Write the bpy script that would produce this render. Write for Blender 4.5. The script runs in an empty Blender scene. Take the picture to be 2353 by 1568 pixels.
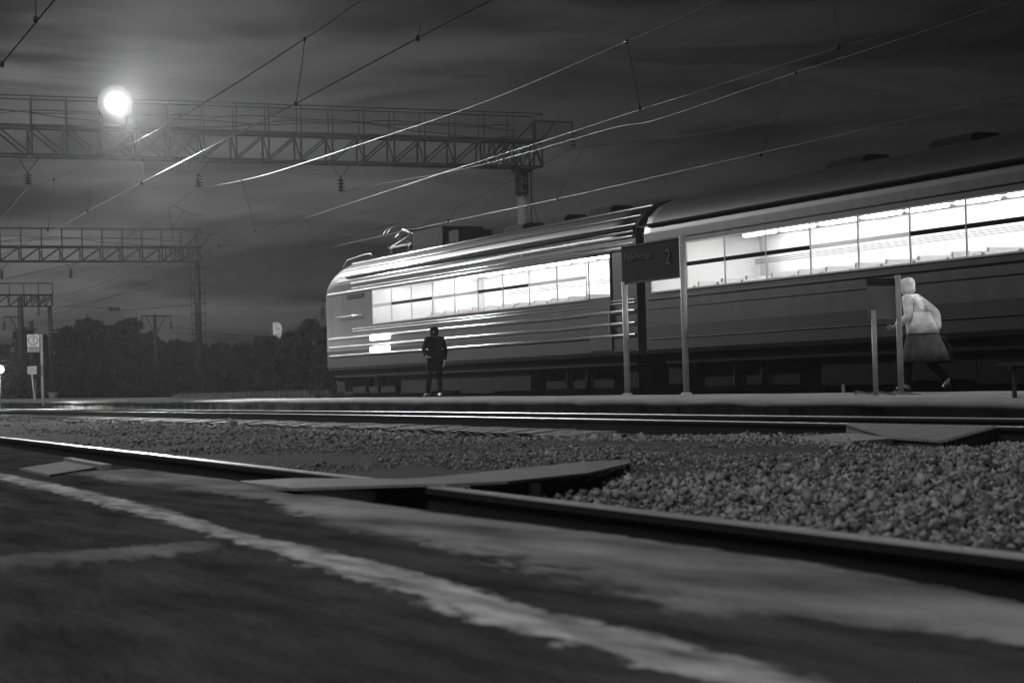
import bpy, bmesh, math, random
import numpy as np
from mathutils import Vector, Matrix, noise

random.seed(7)
rng = np.random.default_rng(11)
scene = bpy.context.scene
COL = scene.collection
PI = math.pi

# ------------------------------------------------------------------ camera
# world: X across the tracks, Y along them, Z up; z = 0 is the top of the rails
FPX = 4600.0
YAW, PITCH, ROLL = math.atan(2076 / 4600), math.atan(100 / 4600), .026
CAM = Vector((0, 0, .42))
Fv = Vector((math.sin(YAW) * math.cos(PITCH), math.cos(YAW) * math.cos(PITCH), math.sin(PITCH)))
R0 = Vector((math.cos(YAW), -math.sin(YAW), 0))
U0 = R0.cross(Fv)
Rv = R0 * math.cos(ROLL) - U0 * math.sin(ROLL)
Uv = R0 * math.sin(ROLL) + U0 * math.cos(ROLL)
cd = bpy.data.cameras.new('camera')
cam = bpy.data.objects.new('camera', cd)
COL.objects.link(cam)
cam.matrix_world = Matrix(((Rv.x, Uv.x, -Fv.x, CAM.x), (Rv.y, Uv.y, -Fv.y, CAM.y), (Rv.z, Uv.z, -Fv.z, CAM.z), (0, 0, 0, 1)))
cd.sensor_width = 36
cd.lens = 36 * FPX / 2352
cd.clip_end = 5000
cd.clip_start = .05
cd.dof.use_dof = True
cd.dof.focus_distance = 42
cd.dof.aperture_fstop = 6.4
scene.camera = cam


def at(px, py, axis, val):
    """where the sight line through a point of the photograph meets the plane axis = val"""
    d = Fv * FPX + Rv * (px - 1176) - Uv * (py - 784)
    return CAM + d * ((val - CAM[axis]) / d[axis])


def lerp(pts, t):
    """piecewise linear: pts = [(t, v), ...]"""
    if t <= pts[0][0]:
        a, b = pts[0], pts[1]
    elif t >= pts[-1][0]:
        a, b = pts[-2], pts[-1]
    else:
        for a, b in zip(pts, pts[1:]):
            if a[0] <= t <= b[0]:
                break
    return a[1] + (b[1] - a[1]) * (t - a[0]) / (b[0] - a[0])


# ------------------------------------------------------------------ materials
def mat(name, g, rough=.6, metal=0., var=0., scale=8., bump=0., bscale=None, spec=.5, island=0., detail=6., stretch=None):
    m = bpy.data.materials.new(name)
    m.use_nodes = True
    nt = m.node_tree
    N, L = nt.nodes, nt.links
    b = N['Principled BSDF']
    b.inputs['Base Color'].default_value = (g, g, g, 1)
    b.inputs['Roughness'].default_value = rough
    b.inputs['Metallic'].default_value = metal
    b.inputs['Specular IOR Level'].default_value = spec
    tc = N.new('ShaderNodeTexCoord')
    vec = tc.outputs['Object']
    if stretch:
        mp = N.new('ShaderNodeMapping')
        mp.inputs['Scale'].default_value = stretch
        L.new(vec, mp.inputs['Vector'])
        vec = mp.outputs['Vector']
    val = None
    if var:
        n = N.new('ShaderNodeTexNoise')
        n.inputs['Scale'].default_value = scale
        n.inputs['Detail'].default_value = detail
        n.inputs['Roughness'].default_value = .65
        L.new(vec, n.inputs['Vector'])
        r = N.new('ShaderNodeMapRange')
        r.inputs['From Min'].default_value = .28
        r.inputs['From Max'].default_value = .72
        r.inputs['To Min'].default_value = g * (1 - var)
        r.inputs['To Max'].default_value = g * (1 + var)
        L.new(n.outputs['Fac'], r.inputs['Value'])
        val = r.outputs['Result']
    if island:
        gn = N.new('ShaderNodeNewGeometry')
        r2 = N.new('ShaderNodeMapRange')
        r2.inputs['To Min'].default_value = 1 - island
        r2.inputs['To Max'].default_value = 1 + island
        L.new(gn.outputs['Random Per Island'], r2.inputs['Value'])
        mu = N.new('ShaderNodeMath')
        mu.operation = 'MULTIPLY'
        L.new(r2.outputs['Result'], mu.inputs[0])
        if val is None:
            mu.inputs[1].default_value = g
        else:
            L.new(val, mu.inputs[1])
        val = mu.outputs[0]
    if val is not None:
        cc = N.new('ShaderNodeCombineColor')
        for i in range(3):
            L.new(val, cc.inputs[i])
        L.new(cc.outputs[0], b.inputs['Base Color'])
    if bump:
        n2 = N.new('ShaderNodeTexNoise')
        n2.inputs['Scale'].default_value = bscale or scale * 3
        n2.inputs['Detail'].default_value = 5
        L.new(vec, n2.inputs['Vector'])
        bp = N.new('ShaderNodeBump')
        bp.inputs['Strength'].default_value = 1
        bp.inputs['Distance'].default_value = bump
        L.new(n2.outputs['Fac'], bp.inputs['Height'])
        L.new(bp.outputs['Normal'], b.inputs['Normal'])
    return m


def emit(name, g, var=0., scale=2., stretch=(1, 1, 1), lo=.3, hi=.7):
    m = bpy.data.materials.new(name)
    m.use_nodes = True
    nt = m.node_tree
    N, L = nt.nodes, nt.links
    N.remove(N['Principled BSDF'])
    e = N.new('ShaderNodeEmission')
    e.inputs['Color'].default_value = (1, 1, 1, 1)
    e.inputs['Strength'].default_value = g
    L.new(e.outputs[0], N['Material Output'].inputs['Surface'])
    if var:
        tc = N.new('ShaderNodeTexCoord')
        mp = N.new('ShaderNodeMapping')
        mp.inputs['Scale'].default_value = stretch
        n = N.new('ShaderNodeTexNoise')
        n.inputs['Scale'].default_value = scale
        n.inputs['Detail'].default_value = 3
        r = N.new('ShaderNodeMapRange')
        r.inputs['From Min'].default_value = lo
        r.inputs['From Max'].default_value = hi
        r.inputs['To Min'].default_value = g * (1 - var)
        r.inputs['To Max'].default_value = g * (1 + var)
        L.new(tc.outputs['Object'], mp.inputs['Vector'])
        L.new(mp.outputs[0], n.inputs['Vector'])
        L.new(n.outputs['Fac'], r.inputs['Value'])
        L.new(r.outputs[0], e.inputs['Strength'])
    return m


M = dict(
    asphalt=mat('asphalt', .085, 1., spec=.0, var=.6, scale=6, detail=12., stretch=(1, .22, 1), bump=.012, bscale=60),
    dust=mat('cement_dust', .27, .95, spec=.15, var=.22, scale=5, bump=.006, bscale=50),
    paint_line=mat('worn_paint', .42, .8, var=.4, scale=9, bump=.008, bscale=60),
    thin_line=mat('thin_worn_paint', .24, .85, var=.5, scale=4, bump=.004, bscale=50),
    dirt=mat('dirt', .07, .95, spec=.1, var=.7, scale=9, detail=10., bump=.02, bscale=60),
    soil=mat('soil', .07, .95, var=.4, scale=.3, bump=.05, bscale=3),
    stone=mat('crushed_stone', .23, .95, spec=.2, var=.4, scale=14, island=.75, bump=.004, bscale=70),
    rail_side=mat('rusty_rail', .018, .75, var=.3, scale=10, bump=.001),
    rail_top=mat('polished_rail_head', .6, .4, .5, var=.15, scale=.6, stretch=(1, .05, 1)),
    concrete=mat('concrete', .26, .85, var=.3, scale=3, bump=.004, bscale=40),
    sleeper=mat('sleeper_concrete', .24, .8, var=.25, scale=6),
    fascia=mat('platform_wall', .3, .95, spec=.1, var=.85, scale=1.1, bump=.03, bscale=7),
    slab=mat('platform_slab', .27, 1., spec=.0, var=.25, scale=1.2, bump=.004, bscale=20),
    rubber=mat('ribbed_rubber', .21, .8, spec=.15, var=.2, scale=6),
    mat_base=mat('mat_base_rubber', .05, .9, spec=.1),
    rubber_dark=mat('dark_rubber', .03, .8),
    steel=mat('painted_steel', .035, .6, var=.3, scale=2),
    steel_mid=mat('galvanised_steel', .17, .5, .3, var=.25, scale=3),
    post=mat('grey_post_paint', .3, .55, var=.25, scale=3),
    wire=mat('copper_wire', .02, .4, spec=.2),
    wire_dark=mat('tarred_cable', .015, .8, spec=.1),
    glassware=mat('insulator_glaze', .05, .2),
    pole=mat('pole_concrete', .2, .85, var=.25, scale=1.5),
    train=mat('train_paint', .03, .4, var=.4, scale=1.2, stretch=(1, 2.2, .5), spec=.15),
    train_low=mat('train_lower_paint', .014, .65, spec=.1, var=.15, scale=.8),
    train_roof=mat('train_roof_paint', .014, .5, var=.4, scale=.6, spec=.25),
    train_rib=mat('train_rib_metal', .8, .26, .85, var=.1, scale=1.),
    train_trim=mat('dim_lit_trim', .03, .8, spec=.1, var=.2, scale=1.),
    train_dark=mat('train_frame', .006, .9, spec=.05),
    black=mat('black_rubber', .01, .8),
    leaf=mat('leaves', .025, .8, island=.55, spec=.2),
    bark=mat('bark', .05, .9),
    grass=mat('dry_grass', .2, .85, island=.4, spec=.1),
    weed=mat('weed_leaves', .07, .85, island=.5, spec=.1),
    sign_dark=mat('dark_sign_enamel', .012, .9, spec=.08),
    sign_text=mat('faint_sign_lettering', .1, .9, spec=.08),
    sign_white=mat('white_sign_enamel', .62, .5),
    sign_grey=mat('grey_sign_enamel', .33, .5),
    sign_ink=mat('sign_ink', .1, .6),
    panel=mat('grey_notice_panel', .13, .6, var=.2, scale=4),
    cloth_dark=mat('black_cloth', .007, .95, spec=.05, var=.3, scale=12, bump=.03, bscale=9),
    cloth_mid=mat('grey_cloth', .08, .95, spec=.1, var=.5, scale=9, bump=.04, bscale=7, stretch=(1, 1, .35)),
    cloth_pale=mat('pale_cloth', .85, .9, spec=.1, var=.25, scale=7, bump=.05, bscale=8),
    skin=mat('skin', .28, .6),
    hair=mat('dark_hair', .015, .6),
    shoe=mat('shoe_leather', .02, .5),
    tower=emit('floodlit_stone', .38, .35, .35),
    tower_dark=mat('tower_opening', .02, .9),
    win=emit('lit_window', .92, .13, .5, (1, .8, 1.4), .36, .64),
    win_dim=emit('dim_lit_window', .5, .2, 1.1, (1, 1, 1.2)),
    lamp=emit('lamp_lens_glare', 60),
    lamp_small=emit('small_lamp_globe', 14),
    marker=emit('marker_lamp', 3.2),
    glow_strip=emit('glowing_transom', .42, .15, .6),
    frame_light=mat('window_frame_paint', .4, .4),
)


def worn(name, g, var, scale, soft=.5, thr=.36, amp=2.1):
    """paint or dust worn through to the asphalt under it: the vertex attribute 'cover' runs from 0 at the outline to 1 inside"""
    m = mat('asphalt_under_' + name, .085, 1., spec=.0, var=.6, scale=6, detail=12., stretch=(1, .22, 1), bump=.01, bscale=60)
    nt = m.node_tree
    N, L = nt.nodes, nt.links
    b = N['Principled BSDF']
    base = b.inputs['Base Color'].links[0].from_socket
    at_ = N.new('ShaderNodeAttribute')
    at_.attribute_name = 'cover'
    tc = N.new('ShaderNodeTexCoord')
    n1 = N.new('ShaderNodeTexNoise')
    st = N.new('ShaderNodeMapping'); st.inputs['Scale'].default_value = (1, .3, 1)
    L.new(tc.outputs['Object'], st.inputs['Vector'])
    n1.inputs['Scale'].default_value = 17
    n1.inputs['Detail'].default_value = 8
    n1.inputs['Roughness'].default_value = .68
    L.new(st.outputs[0], n1.inputs['Vector'])
    ad = N.new('ShaderNodeMath'); ad.operation = 'MULTIPLY_ADD'
    L.new(n1.outputs['Fac'], ad.inputs[0]); ad.inputs[1].default_value = amp; ad.inputs[2].default_value = -amp / 2
    a2 = N.new('ShaderNodeMath'); a2.operation = 'ADD'
    L.new(ad.outputs[0], a2.inputs[0]); L.new(at_.outputs['Fac'], a2.inputs[1])
    r = N.new('ShaderNodeMapRange'); r.interpolation_type = 'SMOOTHSTEP'
    r.inputs['From Min'].default_value = thr - soft / 2; r.inputs['From Max'].default_value = thr + soft / 2
    L.new(a2.outputs[0], r.inputs['Value'])
    n2 = N.new('ShaderNodeTexNoise'); n2.inputs['Scale'].default_value = scale; n2.inputs['Detail'].default_value = 9
    L.new(st.outputs[0], n2.inputs['Vector'])
    r2 = N.new('ShaderNodeMapRange'); r2.inputs['From Min'].default_value = .3; r2.inputs['From Max'].default_value = .7
    r2.inputs['To Min'].default_value = g * (1 - var); r2.inputs['To Max'].default_value = g * (1 + var)
    L.new(n2.outputs['Fac'], r2.inputs['Value'])
    mx = N.new('ShaderNodeMix'); mx.data_type = 'RGBA'
    L.new(r.outputs['Result'], mx.inputs['Factor']); L.new(base, mx.inputs['A']); L.new(r2.outputs['Result'], mx.inputs['B'])
    L.new(mx.outputs['Result'], b.inputs['Base Color'])
    return m


M['dust_worn'] = worn('dust', .3, .7, 3, .6, .36, 2.8)
M['paint_worn'] = worn('paint', .52, .65, 12, .5, .42, 2.9)
M['thin_worn'] = worn('thin', .24, .45, 4, .6, .42)


def set_cover(o, vals):
    a = o.data.attributes.new('cover', 'FLOAT', 'POINT')
    a.data.foreach_set('value', np.array(vals, dtype=np.float32))


m = bpy.data.materials.new('window_glass')
m.use_nodes = True
nt = m.node_tree
nt.nodes.remove(nt.nodes['Principled BSDF'])
tr = nt.nodes.new('ShaderNodeBsdfTransparent'); tr.inputs[0].default_value = (.95, .95, .95, 1)
gs = nt.nodes.new('ShaderNodeBsdfGlossy'); gs.inputs['Roughness'].default_value = .05
mxs = nt.nodes.new('ShaderNodeMixShader'); mxs.inputs[0].default_value = .06
nt.links.new(tr.outputs[0], mxs.inputs[1]); nt.links.new(gs.outputs[0], mxs.inputs[2])
nt.links.new(mxs.outputs[0], nt.nodes['Material Output'].inputs['Surface'])
M['pane'] = m
M['lining'] = mat('cabin_lining', .78, .6, var=.08, scale=1.5)
M['seat_cover'] = mat('seat_cover', .58, .8, var=.2, scale=4)
M['cabin_lamp'] = emit('cabin_lamp', 40)

# ------------------------------------------------------------------ mesh helpers
class MB:
    def __init__(s):
        s.v, s.f, s.mi, s.smooth = [], [], [], []

    def add(s, verts, faces, mi=0, smooth=False):
        o = len(s.v)
        s.v += [tuple(p) for p in verts]
        for f in faces:
            s.f.append([o + i for i in f])
            s.mi.append(mi)
            s.smooth.append(smooth)

    def box(s, x0, x1, y0, y1, z0, z1, mi=0):
        s.add([(x0, y0, z0), (x1, y0, z0), (x1, y1, z0), (x0, y1, z0), (x0, y0, z1), (x1, y0, z1), (x1, y1, z1), (x0, y1, z1)],
              [(3, 2, 1, 0), (4, 5, 6, 7), (0, 1, 5, 4), (1, 2, 6, 5), (2, 3, 7, 6), (3, 0, 4, 7)], mi)

    def bar(s, p, q, w, h=None, mi=0):
        p, q = Vector(p), Vector(q)
        h = h or w
        d = (q - p).normalized()
        a = d.cross(Vector((0, 0, 1)))
        if a.length < .05:
            a = d.cross(Vector((0, 1, 0)))
        a.normalize()
        b = a.cross(d)
        vs = []
        for c in (p, q):
            for i, j in ((-1, -1), (1, -1), (1, 1), (-1, 1)):
                vs.append(c + a * (i * w / 2) + b * (j * h / 2))
        s.add(vs, [(0, 1, 2, 3), (7, 6, 5, 4), (0, 4, 5, 1), (1, 5, 6, 2), (2, 6, 7, 3), (3, 7, 4, 0)], mi)

    def tube(s, pts, r, n=8, mi=0, caps=True, smooth=True):
        pts = [Vector(p) for p in pts]
        k = len(pts)
        rs = r if isinstance(r, (list, tuple)) else [r] * k
        vs = []
        for i, p in enumerate(pts):
            d = (pts[min(i + 1, k - 1)] - pts[max(i - 1, 0)])
            d.normalize()
            a = d.cross(Vector((0, 0, 1)))
            if a.length < .05:
                a = d.cross(Vector((0, 1, 0)))
            a.normalize()
            b = a.cross(d)
            for j in range(n):
                t = 2 * PI * j / n
                vs.append(p + a * (math.cos(t) * rs[i]) + b * (math.sin(t) * rs[i]))
        fs = []
        for i in range(k - 1):
            for j in range(n):
                j2 = (j + 1) % n
                fs.append((i * n + j, i * n + j2, (i + 1) * n + j2, (i + 1) * n + j))
        s.add(vs, fs, mi, smooth)
        if caps:
            o = len(s.v) - k * n
            s.f.append([o + j for j in range(n)][::-1])
            s.f.append([o + (k - 1) * n + j for j in range(n)])
            s.mi += [mi, mi]
            s.smooth += [False, False]

    def lathe(s, c, prof, n=14, mi=0, axis=2):
        """prof: [(radius, along)] about an axis through c"""
        c = Vector(c)
        vs = []
        for r, h in prof:
            for j in range(n):
                t = 2 * PI * j / n
                o = [r * math.cos(t), r * math.sin(t)]
                v = [0, 0, 0]
                v[axis] = h
                v[(axis + 1) % 3], v[(axis + 2) % 3] = o
                vs.append(c + Vector(v))
        fs = []
        for i in range(len(prof) - 1):
            for j in range(n):
                j2 = (j + 1) % n
                fs.append((i * n + j, i * n + j2, (i + 1) * n + j2, (i + 1) * n + j))
        s.add(vs, fs, mi, True)
        o = len(s.v) - len(prof) * n
        s.f.append([o + j for j in range(n)][::-1])
        s.f.append([o + (len(prof) - 1) * n + j for j in range(n)])
        s.mi += [mi, mi]
        s.smooth += [False, False]

    def sweep(s, path, prof, mis=None, closed=True):
        """profile [(dx, dz)] swept along path points, dx taken across X"""
        k, n = len(path), len(prof)
        vs = []
        for p in path:
            for dx, dz in prof:
                vs.append((p[0] + dx, p[1], p[2] + dz))
        o = len(s.v)
        s.v += vs
        for i in range(k - 1):
            for j in range(n if closed else n - 1):
                j2 = (j + 1) % n
                s.f.append([o + i * n + j, o + i * n + j2, o + (i + 1) * n + j2, o + (i + 1) * n + j])
                s.mi.append(mis[j] if mis else 0)
                s.smooth.append(False)
        if closed:
            s.f.append([o + j for j in range(n)][::-1])
            s.f.append([o + (k - 1) * n + j for j in range(n)])
            s.mi += [0, 0]
            s.smooth += [False, False]

    def slab(s, poly, z0, z1, mi=0):
        """an outline in plan, given thickness"""
        n = len(poly)
        vs = [(p[0], p[1], z0) for p in poly] + [(p[0], p[1], z1) for p in poly]
        fs = [list(range(n))[::-1], list(range(n, 2 * n))] + [(i, (i + 1) % n, n + (i + 1) % n, n + i) for i in range(n)]
        s.add(vs, fs, mi)

    def build(s, name, mats, parent=None, fix=True):
        me = bpy.data.meshes.new(name)
        me.from_pydata(s.v, [], s.f)
        for m in (mats if isinstance(mats, (list, tuple)) else [mats]):
            me.materials.append(m)
        me.polygons.foreach_set('material_index', s.mi)
        me.polygons.foreach_set('use_smooth', s.smooth)
        if fix:
            bm = bmesh.new()
            bm.from_mesh(me)
            bmesh.ops.recalc_face_normals(bm, faces=bm.faces)
            bm.to_mesh(me)
            bm.free()
        me.update()
        o = bpy.data.objects.new(name, me)
        COL.objects.link(o)
        if parent:
            o.parent = parent
            o.matrix_parent_inverse = Matrix.Translation(parent.location).inverted()
        return o


def tag(o, label=None, cat=None, group=None, kind=None):
    for k, v in (('label', label), ('category', cat), ('group', group), ('kind', kind)):
        if v:
            o[k] = v
    return o


def empty(name, loc, label, cat, group=None):
    o = bpy.data.objects.new(name, None)
    o.location = loc
    o.empty_display_size = .3
    COL.objects.link(o)
    return tag(o, label, cat, group)


def structure(o):
    o['kind'] = 'structure'
    return o


def mesh_np(name, verts, faces, m, parent=None):
    """triangles from numpy arrays"""
    me = bpy.data.meshes.new(name)
    nv, nf = len(verts), len(faces)
    k = faces.shape[1]
    me.vertices.add(nv)
    me.vertices.foreach_set('co', verts.astype(np.float32).ravel())
    me.loops.add(nf * k)
    me.loops.foreach_set('vertex_index', faces.astype(np.int32).ravel())
    me.polygons.add(nf)
    me.polygons.foreach_set('loop_start', np.arange(0, nf * k, k, dtype=np.int32))
    me.update(calc_edges=True)
    me.validate()
    me.materials.append(m)
    o = bpy.data.objects.new(name, me)
    COL.objects.link(o)
    if parent:
        o.parent = parent
        o.matrix_parent_inverse = Matrix.Translation(parent.location).inverted()
    return o


def fbm(x, y, s=1., seed=0.):
    return noise.fractal(Vector((x * s + seed, y * s - seed, seed * .37)), 1., 2., 4)


# ------------------------------------------------------------------ track lines in plan
NEAR = [(-6, 2.42), (3.7, 2.95), (8.2, 3.2), (22, 3.88), (60, 5.7), (200, 11.5)]
RA = [(-4, 9.95), (8, 11.05), (14.5, 11.6), (22.5, 12.25), (30, 12.75), (38, 13.1), (60, 13.75), (84, 14.25), (150, 15.2), (260, 16.5)]
EDGE = [(-4, 10.6), (13, 12.5), (19, 13.15), (27.5, 13.95), (40, 14.9), (60, 16.0), (90, 16.9), (130, 17.8), (200, 19)]


def near_x(y): return lerp(NEAR, y)
def ra_x(y): return lerp(RA, y)
def rb_x(y): return lerp(RA, y) - 1.56
def edge_x(y): return lerp(EDGE, y)
def plat_z(y): return .13 + .0016 * max(0, y - 15)


def ballast_z(x, y):
    t = (x - near_x(y)) / max(.5, rb_x(y) - near_x(y))
    t = min(1, max(0, t))
    z = -.135 + .055 * math.sin(PI * min(1, t * 1.15)) + .025 * fbm(x, y, .9, 3.1)
    if y > 16:
        z -= .12 * min(1, max(0, (x - rb_x(y) + 3.4) / 2.2)) * min(1, (y - 16) / 5)
    return z


# ------------------------------------------------------------------ ground
def grid_sheet(name, xs, ys, zf, m):
    vs = np.array([(x, y, zf(x, y)) for y in ys for x in xs])
    nx = len(xs)
    fs = np.array([(j * nx + i, j * nx + i + 1, (j + 1) * nx + i + 1, (j + 1) * nx + i) for j in range(len(ys) - 1) for i in range(nx - 1)])
    return mesh_np(name, vs, fs, m)


g = grid_sheet('ground', np.linspace(-900, 1500, 41), np.linspace(-300, 2600, 41), lambda x, y: -.45, M['soil'])
structure(g)
# earth strip behind the platform, where the grass stands
g = grid_sheet('verge_ground', np.linspace(18.3, 60, 30), np.linspace(58.5, 260, 60), lambda x, y: -.1 + .08 * fbm(x, y, .2), M['soil'])
structure(g)

# ballast bed
vs, fs = [], []
ys = list(np.arange(1, 24, .25)) + list(np.arange(24, 130, 1.5))
NXB = 46
for y in ys:
    a, b = near_x(y) + .05, ra_x(y) + 1.1
    for i in range(NXB):
        x = a + (b - a) * i / (NXB - 1)
        z = ballast_z(x, y)
        if x > rb_x(y) - .1:
            z = -.19
        vs.append((x, y, z))
for j in range(len(ys) - 1):
    for i in range(NXB - 1):
        o = j * NXB + i
        fs.append((o, o + 1, o + NXB + 1, o + NXB))
structure(mesh_np('ballast_ground', np.array(vs), np.array(fs), M['dirt']))

# pavement of the crossing: asphalt with a broken edge along the near rail
TRENCH = [(-6, 1.8), (3.07, 2.44), (4.85, 2.55), (6.6, 2.67), (9, 2.82), (13, 3.02), (22, 3.55), (60, 5.3)]
mb = MB()
rows = [y for y in np.arange(-3, 14, .06)] + [y for y in np.arange(14, 62, .4)]
vv, ff = [], []
for y in rows:
    e = lerp(TRENCH, y) + .02 * fbm(0, y, 2.5, 5) + .008 * fbm(0, y, 9, 2)
    for k, x in enumerate((-12, e - .3, e - .02, e, e)):
        z = -.03
        if k == 3: z = -.045
        if k == 4: z = -.2
        vv.append((x, y, z))
for j in range(len(rows) - 1):
    for i in range(4):
        o = j * 5 + i
        ff.append((o, o + 1, o + 6, o + 5))
structure(mesh_np('pavement', np.array(vv), np.array(ff), M['asphalt']))
mb = MB()
pt = [y for y in np.arange(-3, 62, 1.)]
mb.sweep([(0, y, 0) for y in (-3, 62)], [(0, 0), (1, 0)], closed=False)
vv, ff = [], []
for y in pt:
    vv += [(lerp(TRENCH, y) - .05, y, -.195), (near_x(y) + .1, y, -.195)]
for j in range(len(pt) - 1):
    ff.append((2 * j, 2 * j + 1, 2 * j + 3, 2 * j + 2))
structure(mesh_np('flangeway_ground', np.array(vv), np.array(ff), M['rubber_dark']))


def strip_sheet(name, upper, lower, z, m, jag=.012, step=.02, f1=3., f2=14., seed=1., wide=.16, skew=1.):
    """a sheet lying on the pavement between two outlines given as points of the pavement, with ragged edges"""
    up = sorted([(p.y, p.x) for p in upper])
    lo = sorted([(p.y, p.x) for p in lower])
    y0, y1 = max(up[0][0], lo[0][0]), min(up[-1][0], lo[-1][0])
    n = max(8, int((y1 - y0) / step))
    vs, fs, cv = [], [], []
    K = 9
    for i in range(n + 1):
        y = y0 + (y1 - y0) * i / n
        a = lerp(up, y) + jag * (.7 * fbm(1, y, f1, seed) + .8 * fbm(2, y, f2, seed))
        b = lerp(lo, y) + jag * (2.2 * fbm(3, y, f1, seed + 3) + 1.3 * fbm(4, y, f2, seed + 5))
        ext = wide * abs(b - a)
        sg = 1 if b > a else -1
        a, b = a - sg * ext * skew, b + sg * ext
        for k in range(K):
            vs.append((a + (b - a) * k / (K - 1), y, -.0315 if k in (0, K - 1) else z))
            t = k / (K - 1)
            cv.append(min(1, 2.6 * min(t / max(.01, skew), 1 - t)) if 0 < i < n else 0)
    for i in range(n):
        for k in range(K - 1):
            o = i * K + k
            fs.append((o, o + 1, o + K + 1, o + K))
    o = mesh_np(name, np.array(vs), np.array(fs), m)
    set_cover(o, cv)
    return o


zp = -.0255


def P(lst, z=zp): return [at(x, y, 2, z) for x, y in lst]


o = strip_sheet('road_marking', P([(-260, 1032), (0, 1084), (200, 1124), (400, 1172), (560, 1222), (760, 1262), (1000, 1322), (1250, 1392), (1500, 1452), (1800, 1528), (2100, 1600), (2400, 1680)]),
                P([(-260, 1044), (0, 1102), (200, 1152), (400, 1206), (560, 1252), (760, 1312), (1000, 1390), (1250, 1464), (1500, 1538), (1800, 1622), (2100, 1700), (2400, 1780)]), zp, M['paint_worn'], .012, seed=2, wide=.12)
structure(o)
o = strip_sheet('cement_path', P([(120, 1052), (245, 1064), (560, 1103), (700, 1128), (1000, 1171), (1400, 1222), (1900, 1292), (2352, 1378), (2700, 1450)]),
                P([(120, 1084), (200, 1092), (330, 1112), (520, 1134), (620, 1150), (760, 1205), (980, 1240), (1100, 1280), (1380, 1352), (1500, 1398), (1750, 1410), (2100, 1450), (2352, 1490), (2700, 1570)]), zp - .002, M['dust_worn'], .02, seed=6, wide=.12, skew=.12)
structure(o)
# thin worn line crossing the pavement
vs, fs = [], []
N_ = 120
for i in range(N_ + 1):
    t = i / N_
    px = -60 + 590 * t
    yu, yl = lerp([(-60, 1281), (0, 1275), (200, 1264), (400, 1248), (580, 1236)], px), lerp([(-60, 1308), (0, 1302), (200, 1288), (400, 1272), (580, 1250)], px)
    a, b = at(px, yu + 4 * fbm(px, 0, .03), 2, zp), at(px, yl + 5 * fbm(px, 7, .03), 2, zp)
    for k in range(7):
        q = a.lerp(b, -.35 + 1.7 * k / 6)
        vs.append((q.x, q.y, -.0315 if k in (0, 6) or i in (0, N_) else zp + .001))
for i in range(N_):
    for k in range(6):
        q = i * 7 + k
        fs.append((q, q + 1, q + 8, q + 7))
o = mesh_np('crossing_marking', np.array(vs), np.array(fs), M['thin_worn'])
set_cover(o, [min(1, 2.4 * min(k / 6, 1 - k / 6)) * min(1, (N_ - i) / 14) for i in range(N_ + 1) for k in range(7)])
structure(o)

# concrete slab end and curb bar beside the near rail
mb = MB()
mb.slab([at(x, y, 2, .0)[:2] for x, y in ((45, 1069), (150, 1053), (236, 1064), (113, 1083))], -.06, -.016)
tag(mb.build('concrete_slab', M['dust']), 'flat pale concrete slab lying beside the near rail', 'slab')
mb = MB()
p, q = at(155, 1048, 2, .01), at(244, 1064, 2, .01)
mb.bar((p.x, p.y, -.016), (q.x, q.y, -.016), .06, .04)
tag(mb.build('kerb_bar', M['concrete']), 'short pale concrete bar on the end of the flat slab', 'bar')

# ------------------------------------------------------------------ rails
RP = [(-.036, -.006), (-.031, 0), (.031, 0), (.036, -.006), (.036, -.03), (.012, -.05), (.009, -.15), (.066, -.168), (.066, -.18),
      (-.066, -.18), (-.066, -.168), (-.009, -.15), (-.012, -.05), (-.036, -.03)]
RM = [1, 1, 1] + [0] * 11


def rail(fx, y0, y1, label, fine=1.):
    mb = MB()
    ysr = list(np.arange(y0, min(y1, 30), fine)) + list(np.arange(30, y1 + 4, 4.))
    mb.sweep([(fx(y), y, .003 * fbm(0, y, .15, fx(0))) for y in ysr], RP, RM)
    return tag(mb.build('rail', [M['rail_side'], M['rail_top']]), label, 'rail')


rail(near_x, -2, 190, 'nearest steel rail with bright worn head, running past the paved crossing')
rail(rb_x, 2, 240, 'dark rail in front of the row of concrete sleepers, nearer rail of the platform track')
rail(ra_x, 2, 240, 'bright topped rail just below the platform edge, farther rail of the platform track')

for k, lab in ((-.78, 'nearer rail of the train track, almost hidden under the dark train'), (.78, 'farther rail of the train track, almost hidden under the dark train')):
    rail(lambda y, k=k: 21.55 + k, 5, 200, lab, 4.)
mb = MB()
mb.box(18.6, 24.6, 4, 240, -.44, -.22)
structure(mb.build('track_ground', M['dirt']))

# sleepers of the platform track
mb = MB()
mb.add([(-1.15, -.12, -.3), (1.15, -.12, -.3), (1.15, .12, -.3), (-1.15, .12, -.3),
        (-1.3, -.11, -.215), (-.95, -.1, -.178), (.95, -.1, -.178), (1.3, -.11, -.215), (1.3, .11, -.215), (.95, .1, -.178), (-.95, .1, -.178), (-1.3, .11, -.215)],
       [(0, 3, 2, 1), (4, 5, 10, 11), (5, 6, 9, 10), (6, 7, 8, 9), (0, 1, 7, 6, 5, 4), (2, 3, 11, 10, 9, 8), (1, 2, 8, 7), (3, 0, 4, 11)])
sl = None
y = 20.5
while y < 82:
    cx = (ra_x(y) + rb_x(y)) / 2
    if sl is None:
        sl = mb.build('concrete_sleeper', M['sleeper'])
        tag(sl, 'pale concrete sleeper end under the dark rail of the platform track', 'sleeper', 'sleepers under the platform track')
        o = sl
    else:
        o = sl.copy()
        COL.objects.link(o)
    o.location = (cx - .1 + random.uniform(-.05, .05), y, random.uniform(-.006, .006) + .045)
    o.rotation_euler = (0, random.uniform(-.01, .01), random.uniform(-.02, .02) - .04)
    y += .43 + random.uniform(-.02, .02)

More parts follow.
